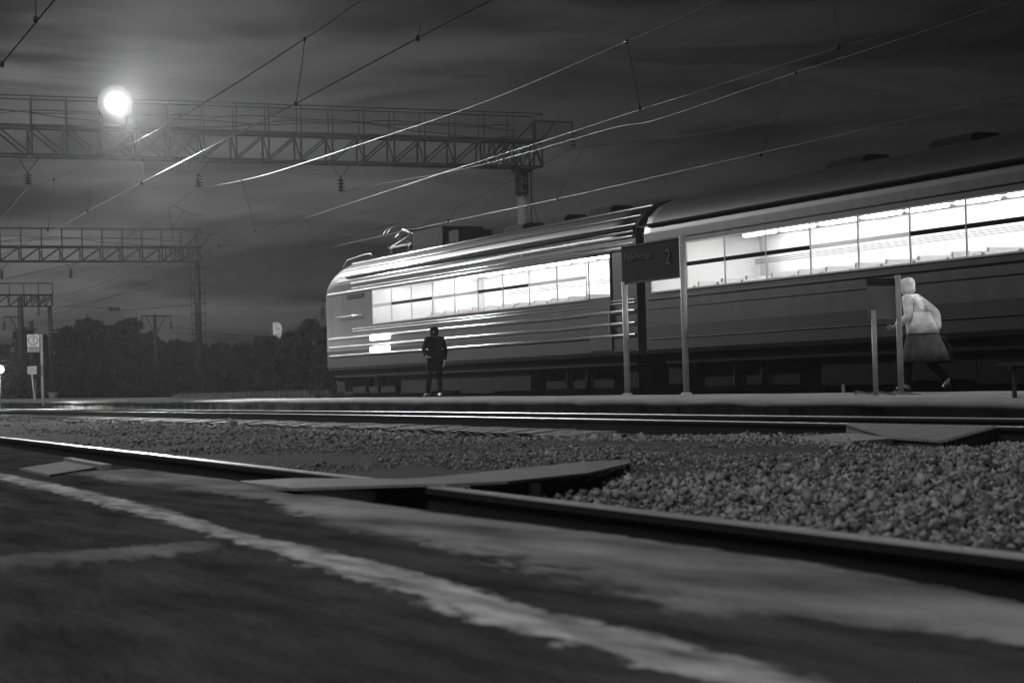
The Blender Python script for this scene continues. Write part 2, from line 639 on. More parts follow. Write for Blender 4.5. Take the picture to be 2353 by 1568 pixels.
# ------------------------------------------------------------------ crossing plates
mb = MB()
pz = ((545, 1104, -.024), (672, 1097.5, .004), (832, 1097.5, .012), (925, 1099.5, .012), (1017, 1093, .012), (1136, 1080, .012), (1340, 1060, .006), (1444, 1053, -.03), (1450, 1062, -.04), (1351, 1085, .008), (1166, 1104, .012), (1025, 1110.5, .012), (958, 1111, .012), (672, 1120, .002), (612, 1121, -.024))
poly = [at(x, y, 2, z) for x, y, z in pz]
deck = empty('crossing_plate', (3.5, 8.4, 0), 'flat grey crossing plate lying across the nearest rail', 'crossing plate')
n = len(poly)
mb.add([(p.x, p.y, p.z - .012) for p in poly] + [tuple(p) for p in poly], [(i, (i + 1) % n, n + (i + 1) % n, n + i) for i in range(n)])
prs = [(0, 14), (1, 13), (2, 12), (3, 11), (4, 11), (5, 10), (6, 9), (7, 8)]
for (i0, j0), (i1, j1) in zip(prs, prs[1:]):
    for off in (0, n):
        mb.f.append([off + k for k in ([i0, i1, j1, j0] if j0 != j1 else [i0, i1, j0])]); mb.mi.append(0); mb.smooth.append(False)
mb.build('deck', M['rubber'], deck)
mb = MB()
for p in (poly[10],):
    mb.box(p.x + .15, p.x + .21, p.y + .12, p.y + .18, -.17, -.01)
mb.slab([(poly[8].x - .05, poly[8].y + .1), (poly[7].x - .1, poly[7].y - .1), (poly[4].x + .1, poly[4].y - .08), (poly[10].x, poly[10].y + .12)], -.2, -.012)
mb.build('support', M['rubber_dark'], deck)

deck2 = empty('crossing_plate', (9.6, 13.3, 0), 'ribbed rubber crossing plate rising to the platform track', 'crossing plate')
A_, B_, C_, D_ = (9.05, 12.9), (rb_x(15.0) - .08, 15.0), (rb_x(12.6) - .08, 12.6), (8.75, 11.9)
mb = MB()


def qd(s_, u):
    top_, bot_ = Vector(B_).lerp(Vector(C_), s_), Vector(A_).lerp(Vector(D_), s_)
    w = top_.lerp(bot_, u)
    return Vector((w.x, w.y, -.005 - .07 * u))


cs = [qd(0, 0), qd(1, 0), qd(1, 1), qd(0, 1)]
mb.add([c - Vector((0, 0, .03)) for c in cs] + cs, [(3, 2, 1, 0), (4, 5, 6, 7), (0, 1, 5, 4), (1, 2, 6, 5), (2, 3, 7, 6), (3, 0, 4, 7)])
nr = 27
for i in range(1, nr):
    c = -1 + 2 * i / nr
    u0, u1 = max(0, -c) + .01, min(1, 1 - c) - .01
    if u1 - u0 < .03: continue
    mb.bar(qd(c + u0, u0) + Vector((0, 0, .006)), qd(c + u1, u1) + Vector((0, 0, .007)), .05, .018, 1)
mb.build('ribbed_mat', [M['mat_base'], M['rubber']], deck2)
mb = MB()
mb.add([(A_[0], A_[1], -.16), (D_[0], D_[1], -.16), (C_[0], C_[1], -.16), (B_[0], B_[1], -.16),
        (A_[0], A_[1], -.107), (D_[0], D_[1], -.107), (C_[0], C_[1], -.037), (B_[0], B_[1], -.037)],
       [(3, 2, 1, 0), (4, 5, 6, 7), (0, 1, 5, 4), (1, 2, 6, 5), (2, 3, 7, 6), (3, 0, 4, 7)])
mb.build('base', M['rubber_dark'], deck2)
mb = MB()
mb.slab([at(x, y, 2, -.07)[:2] for x, y in ((1820, 1003), (1930, 995), (2050, 996), (2170, 1000), (2060, 1006), (1960, 1013), (1880, 1014))], -.12, -.068)
structure(mb.build('cement_path', M['dust']))

# ------------------------------------------------------------------ crushed stone
ICO = np.array([(-1, -1, -1), (1, -1, -1), (1, 1, -1), (-1, 1, -1), (-1, -1, 1), (1, -1, 1), (1, 1, 1), (-1, 1, 1)]) / 1.55
ICF = np.array([(0, 3, 2), (0, 2, 1), (4, 5, 6), (4, 6, 7), (0, 1, 5), (0, 5, 4), (1, 2, 6), (1, 6, 5), (2, 3, 7), (2, 7, 6), (3, 0, 4), (3, 4, 7)])

def stones(name, cx, size, m):
    n = len(cx)
    V = np.repeat(ICO[None], n, 0) * (1 + rng.uniform(-.5, .35, (n, 8, 1))) + rng.uniform(-.22, .22, (n, 8, 3))
    V = V * (size[:, None, None] * rng.uniform(.3, 1.3, (n, 1, 3)))
    q = rng.normal(size=(n, 4))
    q /= np.linalg.norm(q, axis=1)[:, None]
    w, x, y, z = q.T
    Rm = np.stack([np.stack([1 - 2 * (y * y + z * z), 2 * (x * y - z * w), 2 * (x * z + y * w)], -1),
                   np.stack([2 * (x * y + z * w), 1 - 2 * (x * x + z * z), 2 * (y * z - x * w)], -1),
                   np.stack([2 * (x * z - y * w), 2 * (y * z + x * w), 1 - 2 * (x * x + y * y)], -1)], -2)
    V = np.einsum('nij,nkj->nki', Rm, V) + cx[:, None, :]
    Fc = (ICF[None] + (np.arange(n) * 8)[:, None, None]).reshape(-1, 3)
    return mesh_np(name, V.reshape(-1, 3), Fc, m)


pts, szs = [], []


def scatter(y0, y1, n, s0, s1, lift):
    for _ in range(n):
        y = random.uniform(y0, y1)
        a, b = near_x(y) + .07, rb_x(y) - .12
        x = random.uniform(a, b)
        if not (.13 < x / y < .95):
            continue
        t = (x - a) / (b - a)
        # bare earth beside the nearest rail and in patches farther along
        small = 1
        cover = .92 if t > .22 else .25 + 2.6 * t
        cover += .55 * fbm(x, y, .55, 9.)
        if y > 9.3 and x < min(rb_x(y) - 1.6, 7.6 + .22 * (y - 10)):
            cover -= .72
            small = .62
        if random.random() > cover:
            continue
        if 7.7 < y < 9.6 and x < 4.6 and x - 3.2 < (y - 7.2) * 1.6 and abs(y - (8.25 + .42 * (x - 3.2))) < .34 and x < 4.35:
            continue
        if 8.4 < x < 10.2 and 11.6 < y < 15.2 and abs((y - 12.4) - 1.05 * (x - 8.9)) < .75:
            continue
        if y > 17 and x > rb_x(y) - .85: continue
        s = small * random.uniform(s0, s1) * (random.uniform(1.2, 1.7) if random.random() < .14 else random.uniform(.6, 1.05))
        pts.append((x, y, ballast_z(x, y) + random.uniform(-.2, lift) * s))
        szs.append(s)


scatter(3, 9, 90000, .008, .018, 1.5)
scatter(9, 17, 120000, .009, .018, 1.4)
scatter(17, 34, 50000, .02, .034, .8)
scatter(34, 80, 16000, .04, .06, .5)
o = stones('ballast_stones', np.array(pts), np.array(szs), M['stone'])
tag(o, 'crushed grey stone ballast heaped between the tracks', None, None, 'stuff')
# a row of stones leaning against the foot of the dark rail and between the sleepers
pts, szs = [], []
for _ in range(9000):
    y = random.uniform(9, 70)
    x = rb_x(y) + random.uniform(-.5, 1.5)
    pts.append((x, y, -.2 + random.uniform(0, .035)))
    szs.append(random.uniform(.02, .04))
o = stones('ballast_stones', np.array(pts), np.array(szs), M['stone'])
tag(o, 'small dark stones packed between the sleepers of the platform track', None, None, 'stuff')

# ------------------------------------------------------------------ platform
def far_x(y): return lerp([(-4, 18.15), (58, 18.15), (62, 19.5), (90, 24), (130, 27.0), (200, 29)], y)


mb = MB()
ysl = list(np.arange(2, 60, .5)) + list(np.arange(60, 190, 2.))
k = len(ysl)
vv, ff = [], []
for i, y in enumerate(ysl):
    e = edge_x(y) + .05 * fbm(0, y, .35, 4) + (.03 if i % 3 == 0 else 0)
    z = plat_z(y) + .012 * fbm(0, y, .25, 8)
    zb = z - .075 - .045 * max(0, fbm(0, y, .5, 12) + .3)
    for x, zz in ((e + .3, zb), (e + .01, zb), (e, z - .02), (e + .025, z), (e + 1.2, z + .004), (far_x(y) - .6, z + .012), (far_x(y), z + .006), (far_x(y), -.45)):
        vv.append((x, y, zz))
for j in range(k - 1):
    for i in range(7):
        o_ = j * 8 + i
        ff.append((o_, o_ + 1, o_ + 9, o_ + 8))
structure(mesh_np('platform', np.array(vv), np.array(ff), M['slab']))
vv, ff = [], []
ysl2 = list(np.arange(2, 60, .25)) + list(np.arange(60, 190, 2.))
for y in ysl2:
    e = edge_x(y) + .22 + .1 * fbm(0, y, .8, 21)
    vv += [(e - .05, y, -.45), (e + .02 * fbm(1, y, 2), y, -.1), (e, y, plat_z(y) - .06)]
for j in range(len(ysl2) - 1):
    for i in range(2):
        o_ = j * 3 + i
        ff.append((o_, o_ + 1, o_ + 4, o_ + 3))
structure(mesh_np('platform_wall', np.array(vv), np.array(ff), M['fascia']))

# ------------------------------------------------------------------ train
XS, XC = 19.8, 21.55
PROF = [(.12, .98), (.03, 1.0), (0, 1.08), (0, 1.52), (0, 1.56), (0, 2.2), (0, 3.3), (0, 3.5), (.03, 3.64), (.13, 3.85), (.36, 4.07), (.75, 4.24), (1.25, 4.34), (1.75, 4.37)]
FULL = [(XS + a, z) for a, z in PROF] + [(2 * XC - XS - a, z) for a, z in PROF[-2::-1]]
train = empty('passenger_train', (XC, 40, -.18), 'long ribbed passenger train with a brightly lit band of windows, behind the platform', 'train')


def car(y0, y1, nose, first):
    def sec(y):
        t = y1 - y
        drop = lerp([(0, .95), (.12, .62), (.35, .3), (.7, .1), (1.2, .02), (1.6, 0)], t) if nose and t < 1.6 else 0
        pinch = lerp([(0, .22), (.06, .1), (.18, .03), (.4, 0)], t) if nose and t < .4 else 0
        out = []
        for x, z in FULL:
            zz = z - drop * max(0, (z - 2.6) / 1.77)
            out.append((XC + (x - XC) * (1 - pinch / 1.75), y, zz))
        return out
    mb = MB()
    wy0 = y1 - (4.35 if nose else .3)
    nw = int((wy0 - 1.45 - y0 - 1.0) / 1.518) + 1
    ze = max(wy0 - nw * 1.518 - 1.15, y0 + .08) + .04
    ysn = [y0] + list(np.linspace(ze, wy0, 12)) + ([y1 - 3, y1 - 1.8] if nose else []) + ([y1 - 1.6, y1 - 1.2, y1 - .9, y1 - .7, y1 - .5, y1 - .35, y1 - .22, y1 - .12, y1 - .05, y1] if nose else [y1])
    n = len(FULL)
    vs = []
    for y in ysn:
        vs += sec(y)
    mb.v = vs
    for i in range(len(ysn) - 1):
        for j in range(n):
            j2 = (j + 1) % n
            if j == 5 and 0 < i < 12:
                continue
            mb.f.append([i * n + j, i * n + j2, (i + 1) * n + j2, (i + 1) * n + j])
            zm = (FULL[j][1] + FULL[j2][1]) / 2
            mb.mi.append(1 if zm < 1.56 else (2 if zm > 3.5 else 0))
            mb.smooth.append(zm > 3.5)
    mb.f.append(list(range(n))[::-1])
    mb.f.append([(len(ysn) - 1) * n + j for j in range(n)])
    mb.mi += [0, 0]
    mb.smooth += [False, False]
    body = mb.build('car_body', [M['train'], M['train_low'], M['train_roof']], train)
    # side ribs, part of the pressed side panels
    mb = MB()
    ribs = [(1.42, .03), (1.67, .032), (1.93, .034), (2.1, .016), (2.17, .012), (3.27, .034), (3.36, .014), (3.5, .026)] if first else [(1.3, .012), (1.93, .012), (2.13, .02), (3.33, .014)]
    ye = y1 - (.5 if nose else .1)
    for z, r in ribs:
        y00, y11 = y0 + .1, ye
        if first and r < .017: y11 = y1 - 2.6
        if first and z in (3.5,): y11 = y1 - 2.6
        mb.tube([(XS - .002, y, z) for y in (y00, (y00 + y11) / 2, y11)], r, 10)
    if first:
        for a, z, r in ((.02, 3.61, .024), (.08, 3.75, .028), (.2, 3.94, .022), (.5, 4.15, .026)):
            mb.tube([(XS + a - .005, y, z) for y in (y0 + .1, y1 - 4, y1 - 1.35)], r, 10)
    mb.build('side_trim', M['train_rib'] if first else M['train_trim'], body)  # second car's ribs made duller to imitate the floodlight's falloff
    # gutter
    mb = MB()
    mb.box(XS - .03, XS + .03, y0 + .05, y1 - (2.2 if nose else .05), 3.66, 3.7)
    mb.build('gutter', M['train_dark'], body)
    mb = MB()
    mb.box(XS - .003, XS + .03, ze - .01, wy0 + .01, 2.195, 2.275)
    mb.box(XS - .003, XS + .03, ze - .01, wy0 + .01, 3.185, 3.305)
    mb.build('window_surround', M['train'], body)
    # inside of the car, seen through the panes
    mb = MB()
    xa, xb = XS + .06, XS + 2.75
    mb.box(xb, xb + .04, ze - .3, wy0 + .2, 1.3, 3.5)
    mb.box(xa, xb, ze - .3, wy0 + .2, 3.46, 3.5)
    mb.box(xa, xb, ze - .34, ze - .3, 1.3, 3.5)
    mb.box(xa, xb, wy0 + .2, wy0 + .24, 1.3, 3.5)
    if first:
        mb.box(xa + 1.2, xb, wy0 - 1.6, wy0 - 1.55, 1.3, 3.5)
    mb.build('cabin_lining', M['lining'], train)
    mb = MB()
    mb.box(xa, xb, ze - .3, wy0 + .2, 1.3, 1.34)
    mb.build('cabin_floor', M['steel'], train)
    for cx_ in (XS + .75, XS + 2.0):
        mb = MB()
        yy = ze + .4
        while yy < wy0 - .75:
            mb.box(cx_ - .07, cx_ + .07, yy, yy + 1.1, 3.4, 3.455)
            yy += 1.45
        mb.build('ceiling_lamp', M['cabin_lamp'], train)
    mb = MB()
    yy = ze + 1.6
    while yy < wy0 - (3.5 if first else .7):
        for xx in (XS + .14, XS + 1.75):
            mb.box(xx, xx + .95, yy, yy + .1, 1.35, 2.31 + random.uniform(0, .04))
            mb.box(xx + .1, xx + .85, yy + .02, yy + .08, 2.31, 2.41)
        yy += .93
    mb.build('seats', M['seat_cover'], train)
    mb = MB()
    for zz in (2.86, 2.9, 2.94):
        mb.tube([(xb - .3, ze, zz), (xb - .3, wy0 - (3.2 if first else .1), zz)], .012, 6)
    mb.build('luggage_rack', M['steel_mid'], train)
    # windows, one thing of the car each
    wy = y1 - (4.35 if nose else .3)
    i = 0
    while wy - 1.45 > y0 + 1.0:
        a, b = wy - 1.5, wy
        mb = MB()
        x0, x1 = XS - .02, XS - .001
        z0, z1 = 2.25, 3.21
        for (ya, yb, za, zb) in ((a - .008, a + .012, z0, z1), (b - .012, b + .008, z0, z1), (a + .012, b - .012, z0, z0 + .03), (a + .012, b - .012, z1 - .03, z1)):
            mb.box(x0, x1, ya, yb, za, zb)
        mb2 = MB()
        dark = (i in (1, 2, 5, 6)) if first else (i in (1, 2, 3, 6, 7))
        mb2.box(x0 - .004, x1, a + .012, b - .012, 2.72, 2.80)
        w = mb.build('window', M['frame_light'], train)
        mb2.build('transom', M['train_dark'] if dark else M['glow_strip'], w)  # pale transoms glow by themselves to imitate the lit window band
        mb3 = MB()
        mb3.box(XS - .012, XS - .006, a + .012, b - .012, z0 + .03, 2.72)
        mb3.box(XS - .012, XS - .006, a + .012, b - .012, 2.80, z1 - .03)
        mb3.build('pane', M['pane'], w)
        wy -= 1.518
        i += 1
    # door at the near end of the car
    mb = MB()
    d0, d1 = wy - 1.15, wy - .08
    d0 = max(d0, y0 + .08)
    mb.box(XS - .016, XS - .001, d0, d1, 1.12, 2.25)
    mb.box(XS - .016, XS - .001, d0, d0 + .03, 2.25, 3.24)
    mb.box(XS - .016, XS - .001, d1 - .03, d1, 2.25, 3.24)
    dr = mb.build('door', M['train'], train)
    mb = MB()
    mb.box(XS - .012, XS - .006, d0 + .03, d1 - .03, 2.25, 3.21)
    mb.build('pane', M['pane'], dr)
    mb = MB()
    mb.box(XS - .05, XS - .017, d0 + .04, d0 + .07, 1.5, 2.1)
    mb.build('handle', M['train_rib'], dr)
    # underframe and bogies
    mb = MB()
    mb.box(XS + .12, 2 * XC - XS - .12, y0 + .3, y1 - .6, .78, .98)
    mb.box(XS + 1.2, XS + 1.6, y0 + .05, y1 - .9, .0, .79)  # black filler box added to close the lit gaps under the car
    L = y1 - y0
    for t0, t1, z0 in ((.02, .05, .3), (.29, .4, .28), (.401, .5, .24), (.501, .6, .32), (.601, .71, .27), (.94, .975, .36)):
        mb.box(XS + .2, XS + 1.0, y0 + L * t0, y0 + L * t1, z0, .79)
    mb.build('underframe', M['train_dark'], train)
    for c in (y0 + L * .17, y0 + L * .83):
        mb = MB()
        mb.box(XS + .28, XS + .42, c - 1.75, c + 1.75, .3, .5)
        mb.box(XS + .44, XS + .6, c - 2.1, c + 2.1, .12, .79)
        mb.box(2 * XC - XS - .42, 2 * XC - XS - .28, c - 1.75, c + 1.75, .3, .5)
        mb.box(XS + .4, 2 * XC - XS - .4, c - .3, c + .3, .3, .6)
        for yy in (c - .5, c + .5):
            mb.tube([(XS + .35, yy, .3), (XS + .35, yy, .76)], .13, 10)
        bg = mb.build('bogie', M['train_dark'], train)
        for s in (-1.25, 1.25):
            for xx in (XS + .93, 2 * XC - XS - 1.06):
                mb = MB()
                mb.lathe((xx, c + s, .29), [(.47, -.065), (.5, -.06), (.475, .0), (.47, .065), (.3, .06), (.28, .03), (.12, .03), (.11, .09)], 24, axis=0)
                mb.build('wheel', M['train_dark'], bg)
    # roof vents
    for t in ((.22, .34, .46) if first else (.15, .3, .45, .6, .75)):
        mb = MB()
        yc = y0 + L * t
        prof = [(-.35, 4.3), (-.33, 4.46), (-.22, 4.53), (.22, 4.53), (.33, 4.46), (.35, 4.3)]
        mb.add([(XC + a, yc - .6, z) for a, z in prof] + [(XC + a, yc + .6, z) for a, z in prof],
               [tuple(range(6))[::-1], tuple(range(6, 12))] + [(i, (i + 1) % 6, 6 + (i + 1) % 6, 6 + i) for i in range(6)])
        mb.build('roof_vent', M['train_dark'], body)


car(37.4, 57.75, True, True)
car(15.4, 37.02, False, False)
mb = MB()
for i in range(6):
    yb = 37.03 + i * .061
    mb.box(XS + .05, 2 * XC - XS - .05, yb, yb + .03, 1.0, 3.7)
    mb.box(XS + .09, 2 * XC - XS - .09, yb + .03, yb + .061, 1.06, 3.64)
mb.build('gangway_bellows', M['train_low'], train)
# marker lamps low on the leading end, stretched to imitate their light streaks
for py in (773.5, 801.5):
    p = at(873, py, 0, XS - .02)
    mb = MB()
    n = 8
    L2, h = .78, .088
    out = []
    for s, c0 in ((1, -PI / 2), (-1, PI / 2)):
        for i in range(n + 1):
            a = c0 + PI * i / n
            out.append((s * (L2 - h) + h * math.cos(a), h * math.sin(a)))
    mb.add([(XS - .001, p.y + u, p.z + w) for u, w in out] + [(XS - .05, p.y + u, p.z + w) for u, w in out],
           [tuple(range(len(out))), tuple(range(len(out), 2 * len(out)))] + [(i, (i + 1) % len(out), len(out) + (i + 1) % len(out), len(out) + i) for i in range(len(out))])
    mb.build('marker_lamp', M['marker'], train)
mb = MB()
p, q = at(797, 682, 0, XS - .02), at(833, 676, 0, XS - .02)
mb.box(XS - .03, XS - .001, q.y, p.y, p.z - .05, p.z + .05)
mb.build('vent_slot', M['train_dark'], train)
mb = MB()
p, q = at(775, 730, 0, XS - .04), at(832, 722, 0, XS - .04)
mb.tube([(XS - .002, q.y, q.z), (XS - .06, q.y, q.z), (XS - .06, p.y, q.z), (XS - .002, p.y, q.z)], .014, 8)
mb.build('handrail', M['train_rib'], train)
# pantograph and roof equipment
pf, pn = at(912, 560, 0, XC), at(1000, 545, 0, XC)
zt = at(955, 522, 0, XC).z
ya, yb = pf.y, pn.y
pan = empty('pantograph', (XC, (ya + yb) / 2, 4.4), None, None)
pan.parent = train
pan.matrix_parent_inverse = Matrix.Translation(train.location).inverted()
ym = (ya + yb) / 2


def pbuild(mb, name, m):
    o = mb.build(name, m)
    o.parent = pan
    o.matrix_parent_inverse = Matrix.Translation(pan.location).inverted()
    return o


mb = MB()
for sx in (-.45, .45):
    mb.bar((XC + sx, ym - .9, 4.56), (XC + sx, ym + .9, 4.56), .06)
for sy in (-.9, .9):
    mb.bar((XC - .5, ym + sy, 4.56), (XC + .5, ym + sy, 4.56), .06)
pbuild(mb, 'base_frame', M['steel'])
mb = MB()
for sx in (-.45, .45):
    mb.tube([(XC + sx, ym - .8, 4.58), (XC + sx * .8, ym + .75, 4.85), (XC + sx * .9, ym, zt - .06)], .028, 8)
    mb.tube([(XC + sx, ym + .8, 4.58), (XC + sx * .8, ym - .75, 4.85), (XC + sx * .9, ym, zt - .06)], .028, 8)
mb.tube([(XC - .4, ym, zt - .06), (XC + .4, ym, zt - .06)], .025, 8)
pbuild(mb, 'arm', M['steel_mid'])
mb = MB()
for sy in (-.16, .16):
    mb.tube([(XC - .95, ym + sy, zt - .22), (XC - .8, ym + sy, zt - .05), (XC - .6, ym + sy, zt), (XC + .6, ym + sy, zt), (XC + .8, ym + sy, zt - .05), (XC + .95, ym + sy, zt - .22)], .03, 8)
pbuild(mb, 'collector_head', M['steel_mid'])
for sx in (-.45, .45):
    for sy in (-.7, .7):
        mb = MB()
        mb.lathe((XC + sx, ym + sy, 4.3), [(.05, 0), (.09, .05), (.05, .08), (.09, .13), (.05, .16), (.09, .2), (.04, .24)], 10)
        pbuild(mb, 'support_insulator', M['glassware'])
b0, b1 = at(1070, 540, 0, XC), at(1000, 540, 0, XC)
mb = MB()
mb.box(XC - .7, XC + .5, b0.y, b1.y, 4.3, 4.82)
mb.box(XC - .6, XC + .4, b0.y - .9, b0.y - .02, 4.3, 4.66)
mb.build('roof_box', M['train_dark'], train)
mb = MB()
p, q = at(785, 575, 0, XC - .3), at(850, 556, 0, XC - .3)
mb.tube([(XC - .3, p.y - .1, 4.28), (XC - .3, p.y - .5, 4.48), (XC - .3, q.y + .4, 4.55), (XC - .3, q.y - .1, 4.53), (XC - .3, q.y - .2, 4.34)], .018, 8)
mb.build('roof_aerial', M['steel_mid'], train)

# ------------------------------------------------------------------ gantries over the tracks
def gantry(Y, xl, xr, zb, zt, zr, flip, mast_x, label, pitch=1.13, cables=True, bracket=None, head=True):
    root = empty('catenary_gantry', (mast_x, Y, -.3), label, 'gantry', 'gantries carrying the overhead wires')
    D = .36
    mb = MB()
    for yy in (Y - D, Y + D):
        mb.bar((xl, yy, zt), (xr, yy, zt), .12, .11)
        mb.bar((xl, yy, zb), (xr, yy, zb), .09, .08)
    n = int((xr - xl) / pitch)
    xs = [xr - i * pitch for i in range(n + 1)]
    for i, x in enumerate(xs):
        for yy in (Y - D, Y + D):
            mb.bar((x, yy, zb + .03), (x, yy, zt - .04), .055)
        mb.bar((x, Y - D, zb), (x, Y + D, zt), .04)
        mb.bar((x, Y - D, zb), (x, Y + D, zb), .05)
        mb.bar((x, Y - D, zt), (x, Y + D, zt), .05)
        if i:
            for yy in (Y - D, Y + D):
                if x > flip - 3.2:
                    mb.bar((x, yy, zb), (xs[i - 1], yy, zt), .045)
                if x < flip:
                    mb.bar((x, yy, zt), (xs[i - 1], yy, zb), .045)
    # denser bracing over the mast
    for k in range(1, 5):
        xa = xr - k * .52
        for yy in (Y - D, Y + D):
            mb.bar((xa, yy, zb), (xa + .5, yy, zt), .045)
            mb.bar((xa, yy, zb), (xa, yy, zt), .05)
    mb.bar((xr, Y - D, zb), (xr, Y + D, zt), .07)
    mb.build('truss', M['steel'], root)
    mb = MB()
    for yy in (Y - D - .04, Y + D + .04):
        mb.tube([(xl, yy, zr), (xr, yy, zr)], .022, 6)
        for i, x in enumerate(xs):
            mb.tube([(x + (.12 if yy > Y else 0), yy, zt), (x + (.12 if yy > Y else 0), yy, zr)], .02, 6)
    mb.tube([(xr, Y - D - .04, zr), (xr, Y + D + .04, zr)], .02, 6)
    mb.build('railing', M['steel'], root)
    if cables:
        for q, (z0, amp, ph) in enumerate(((zt + .42, .12, 0), (zt + .3, .2, 1.7), (zt + .55, .06, 3))):
            mb = MB()
            pts = [(x, Y - D + .1 + .2 * q, z0 + amp * math.sin(x * .55 + ph) + .03 * math.sin(x * 2.1 + ph)) for x in np.linspace(xl, xr - 1, 60)]
            mb.tube(pts, .014, 5, caps=False)
            mb.build('cable', M['wire_dark'], root)
    if bracket:
        bx, bz0, bz1 = bracket
        mb = MB()
        mb.bar((xr - .15, Y, zt), (xr - .15, Y, bz0), .09)
        mb.bar((xr - .15, Y, bz0), (bx, Y, bz0), .06)
        mb.bar((bx, Y, bz0), (bx, Y, bz0 - .35), .05)
        mb.bar((xr + .1, Y, zt), (xr + .7, Y, bz0), .05)
        mb.bar((xr - .9, Y, zt), (xr - .15, Y, bz0 - .05), .05)
        for k in range(4):
            mb.lathe((bx, Y, bz0 - .45 - k * .13), [(.03, .06), (.11, .02), (.12, 0), (.04, -.02)], 10)
        mb.tube([(bx, Y, bz0 - .35), (bx, Y, bz1)], .02, 6)
        mb.build('bracket', M['steel'], root)
    return root


G1 = gantry(65, -8, 30.55, 8.19, 9.12, 10.08, 17.2, 29.88, 'nearest overhead gantry, spanning the photo under the glaring lamp', bracket=(31.95, 9.86, 8.92))
G2 = gantry(112, -6, 31.0, 7.96, 8.76, 9.79, 12, 30.85, 'middle overhead gantry on a tall banded mast, smaller and farther off', bracket=(32.18, 9.54, 8.86))
G3 = gantry(160, -4, 32.2, 7.63, 8.53, 9.45, 10, 32.2, 'farthest overhead gantry, lowest at the frame edge above the notice sign', cables=False)
# masts
mb = MB()
for sx in (-.14, .14):
    mb.bar((29.88 + sx, 65, 7.2), (29.88 + sx, 65, 8.16), .1, .3)
for z in (7.3, 7.62, 7.28):
    mb.lathe((29.88, 65, z), [(.24, -.04), (.24, .04)], 16)
mb.box(29.62, 30.14, 64.7, 65.3, 8.0, 8.14)
mb.build('mast_head', M['steel'], G1)
mb = MB()
mb.tube([(29.88, 65, 7.35), (29.88, 65, -.4)], [.17, .22], 16)
mb.build('mast', M['pole'], G1)
mb = MB()
mb.tube([(30.2, 64.8, 8.1), (30.15, 64.8, 7.2), (30.4, 64.8, 6.2), (30.12, 64.8, 5.0)], .018, 6)
mb.tube([(30.12, 64.75, 8.1), (30.1, 64.75, 5.0)], .018, 6)
mb.build('cable', M['wire_dark'], G1)
mb = MB()
mb.tube([(30.85, 112, 7.9), (30.85, 112, -.4)], [.17, .24], 16)
mb.build('mast', M['steel'], G2)
mb = MB()
for k in range(9):
    z = 7.3 - k * .58 if k else 7.55
    mb.lathe((30.85, 112, z), [(.25, -.03), (.25, .03)], 12)
    mb.bar((30.4, 111.9, z), (31.3, 111.9, z), .05)
mb.tube([(30.46, 111.9, 7.9), (30.46, 111.9, 2.4)], .016, 5)
mb.tube([(31.22, 111.9, 7.9), (31.24, 111.9, 2.4)], .016, 5)
mb.build('step_band', M['steel'], G2)
mb = MB()
mb.tube([(32.0, 160, 7.6), (32.1, 160, -.4)], [.17, .24], 14)
mb.build('mast', M['steel'], G3)
mb = MB()
p = at(124, 912, 1, 159.6)
mb.tube([(32.1, 159.9, -.4), (32.1, 159.9, p.z + .4)], .33, 14)
mb.build('mast_base', M['pole'], G3)
mb = MB()
p, q = at(102, 762, 1, 159.5), at(134, 762, 1, 159.5)
mb.bar(p, q, .09)
mb.build('mast_bracket', M['pole'], G3)
for gx, gy in ((-7.5, 65), (-5.5, 112), (-3.5, 160)):
    root = {65: G1, 112: G2, 160: G3}[gy]
    mb = MB()
    mb.tube([(gx, gy, 8.0), (gx, gy, -.4)], [.17, .24], 12)
    mb.build('mast', M['pole'], root)

# insulator strings under the gantries
def insulator(px, ptop, pbot, Y, label, n=4):
    a, b = at(px, ptop, 1, Y), at(px, pbot, 1, Y)
    c = (b.x, Y)
    mb = MB()
    h = (a.z - b.z)
    for k in range(n):
        z = b.z + h * (.12 + .88 * k / n)
        mb.lathe((c[0], Y, z), [(.035, .09), (.05, .05), (.14, .015), (.145, 0), (.05, -.015), (.02, -.03)], 12)
    mb.tube([(c[0], Y, a.z + .02), (c[0], Y, b.z)], .018, 6)
    zt_ = {65: 8.15, 112: 7.93, 160: 7.6}[Y]
    mb.tube([(c[0], Y, a.z), (c[0] - .3, Y, zt_)], .013, 5)
    mb.tube([(c[0], Y, a.z), (c[0] + .38, Y, zt_)], .013, 5)
    return tag(mb.build('insulator', M['glassware']), label, 'insulator', 'insulator strings under the gantries')


insulator(64, 397, 427, 65, 'insulator string nearest the frame edge under the nearest gantry')
insulator(456, 400, 431, 65, 'insulator string under the nearest gantry where the bright wire bends')
insulator(783, 408, 442, 65, 'insulator string under the nearest gantry between lamp and mast, above the train nose')
insulator(163, 617, 640, 112, 'insulator string under the middle gantry, between its mast and the frame edge')
insulator(4, 620, 642, 112, 'insulator string under the middle gantry at the very frame edge')
insulator(89, 706, 726, 160, 'insulator string under the farthest gantry above the notice sign')

# ------------------------------------------------------------------ overhead wires
def wire_part(name, pts, r, m, root):
    mb = MB()
    mb.tube(pts, r, 6, caps=False)
    return mb.build(name, m, root)


def smooth_pts(pts, n=6):
    out = []
    for i in range(len(pts) - 1):
        p0, p1, p2, p3 = pts[max(0, i - 1)], pts[i], pts[i + 1], pts[min(len(pts) - 1, i + 2)]
        for k in range(n):
            t = k / n
            out.append(.5 * ((2 * p1) + (p2 - p0) * t + (2 * p0 - 5 * p1 + 4 * p2 - p3) * t * t + (3 * p1 - p0 - 3 * p2 + p3) * t ** 3))
    out.append(pts[-1])
    return out


def Xp(lst, X): return [at(x, y, 0, X) for x, y in lst]
def Zp(lst, z): return [at(x, y, 2, z) for x, y in lst]


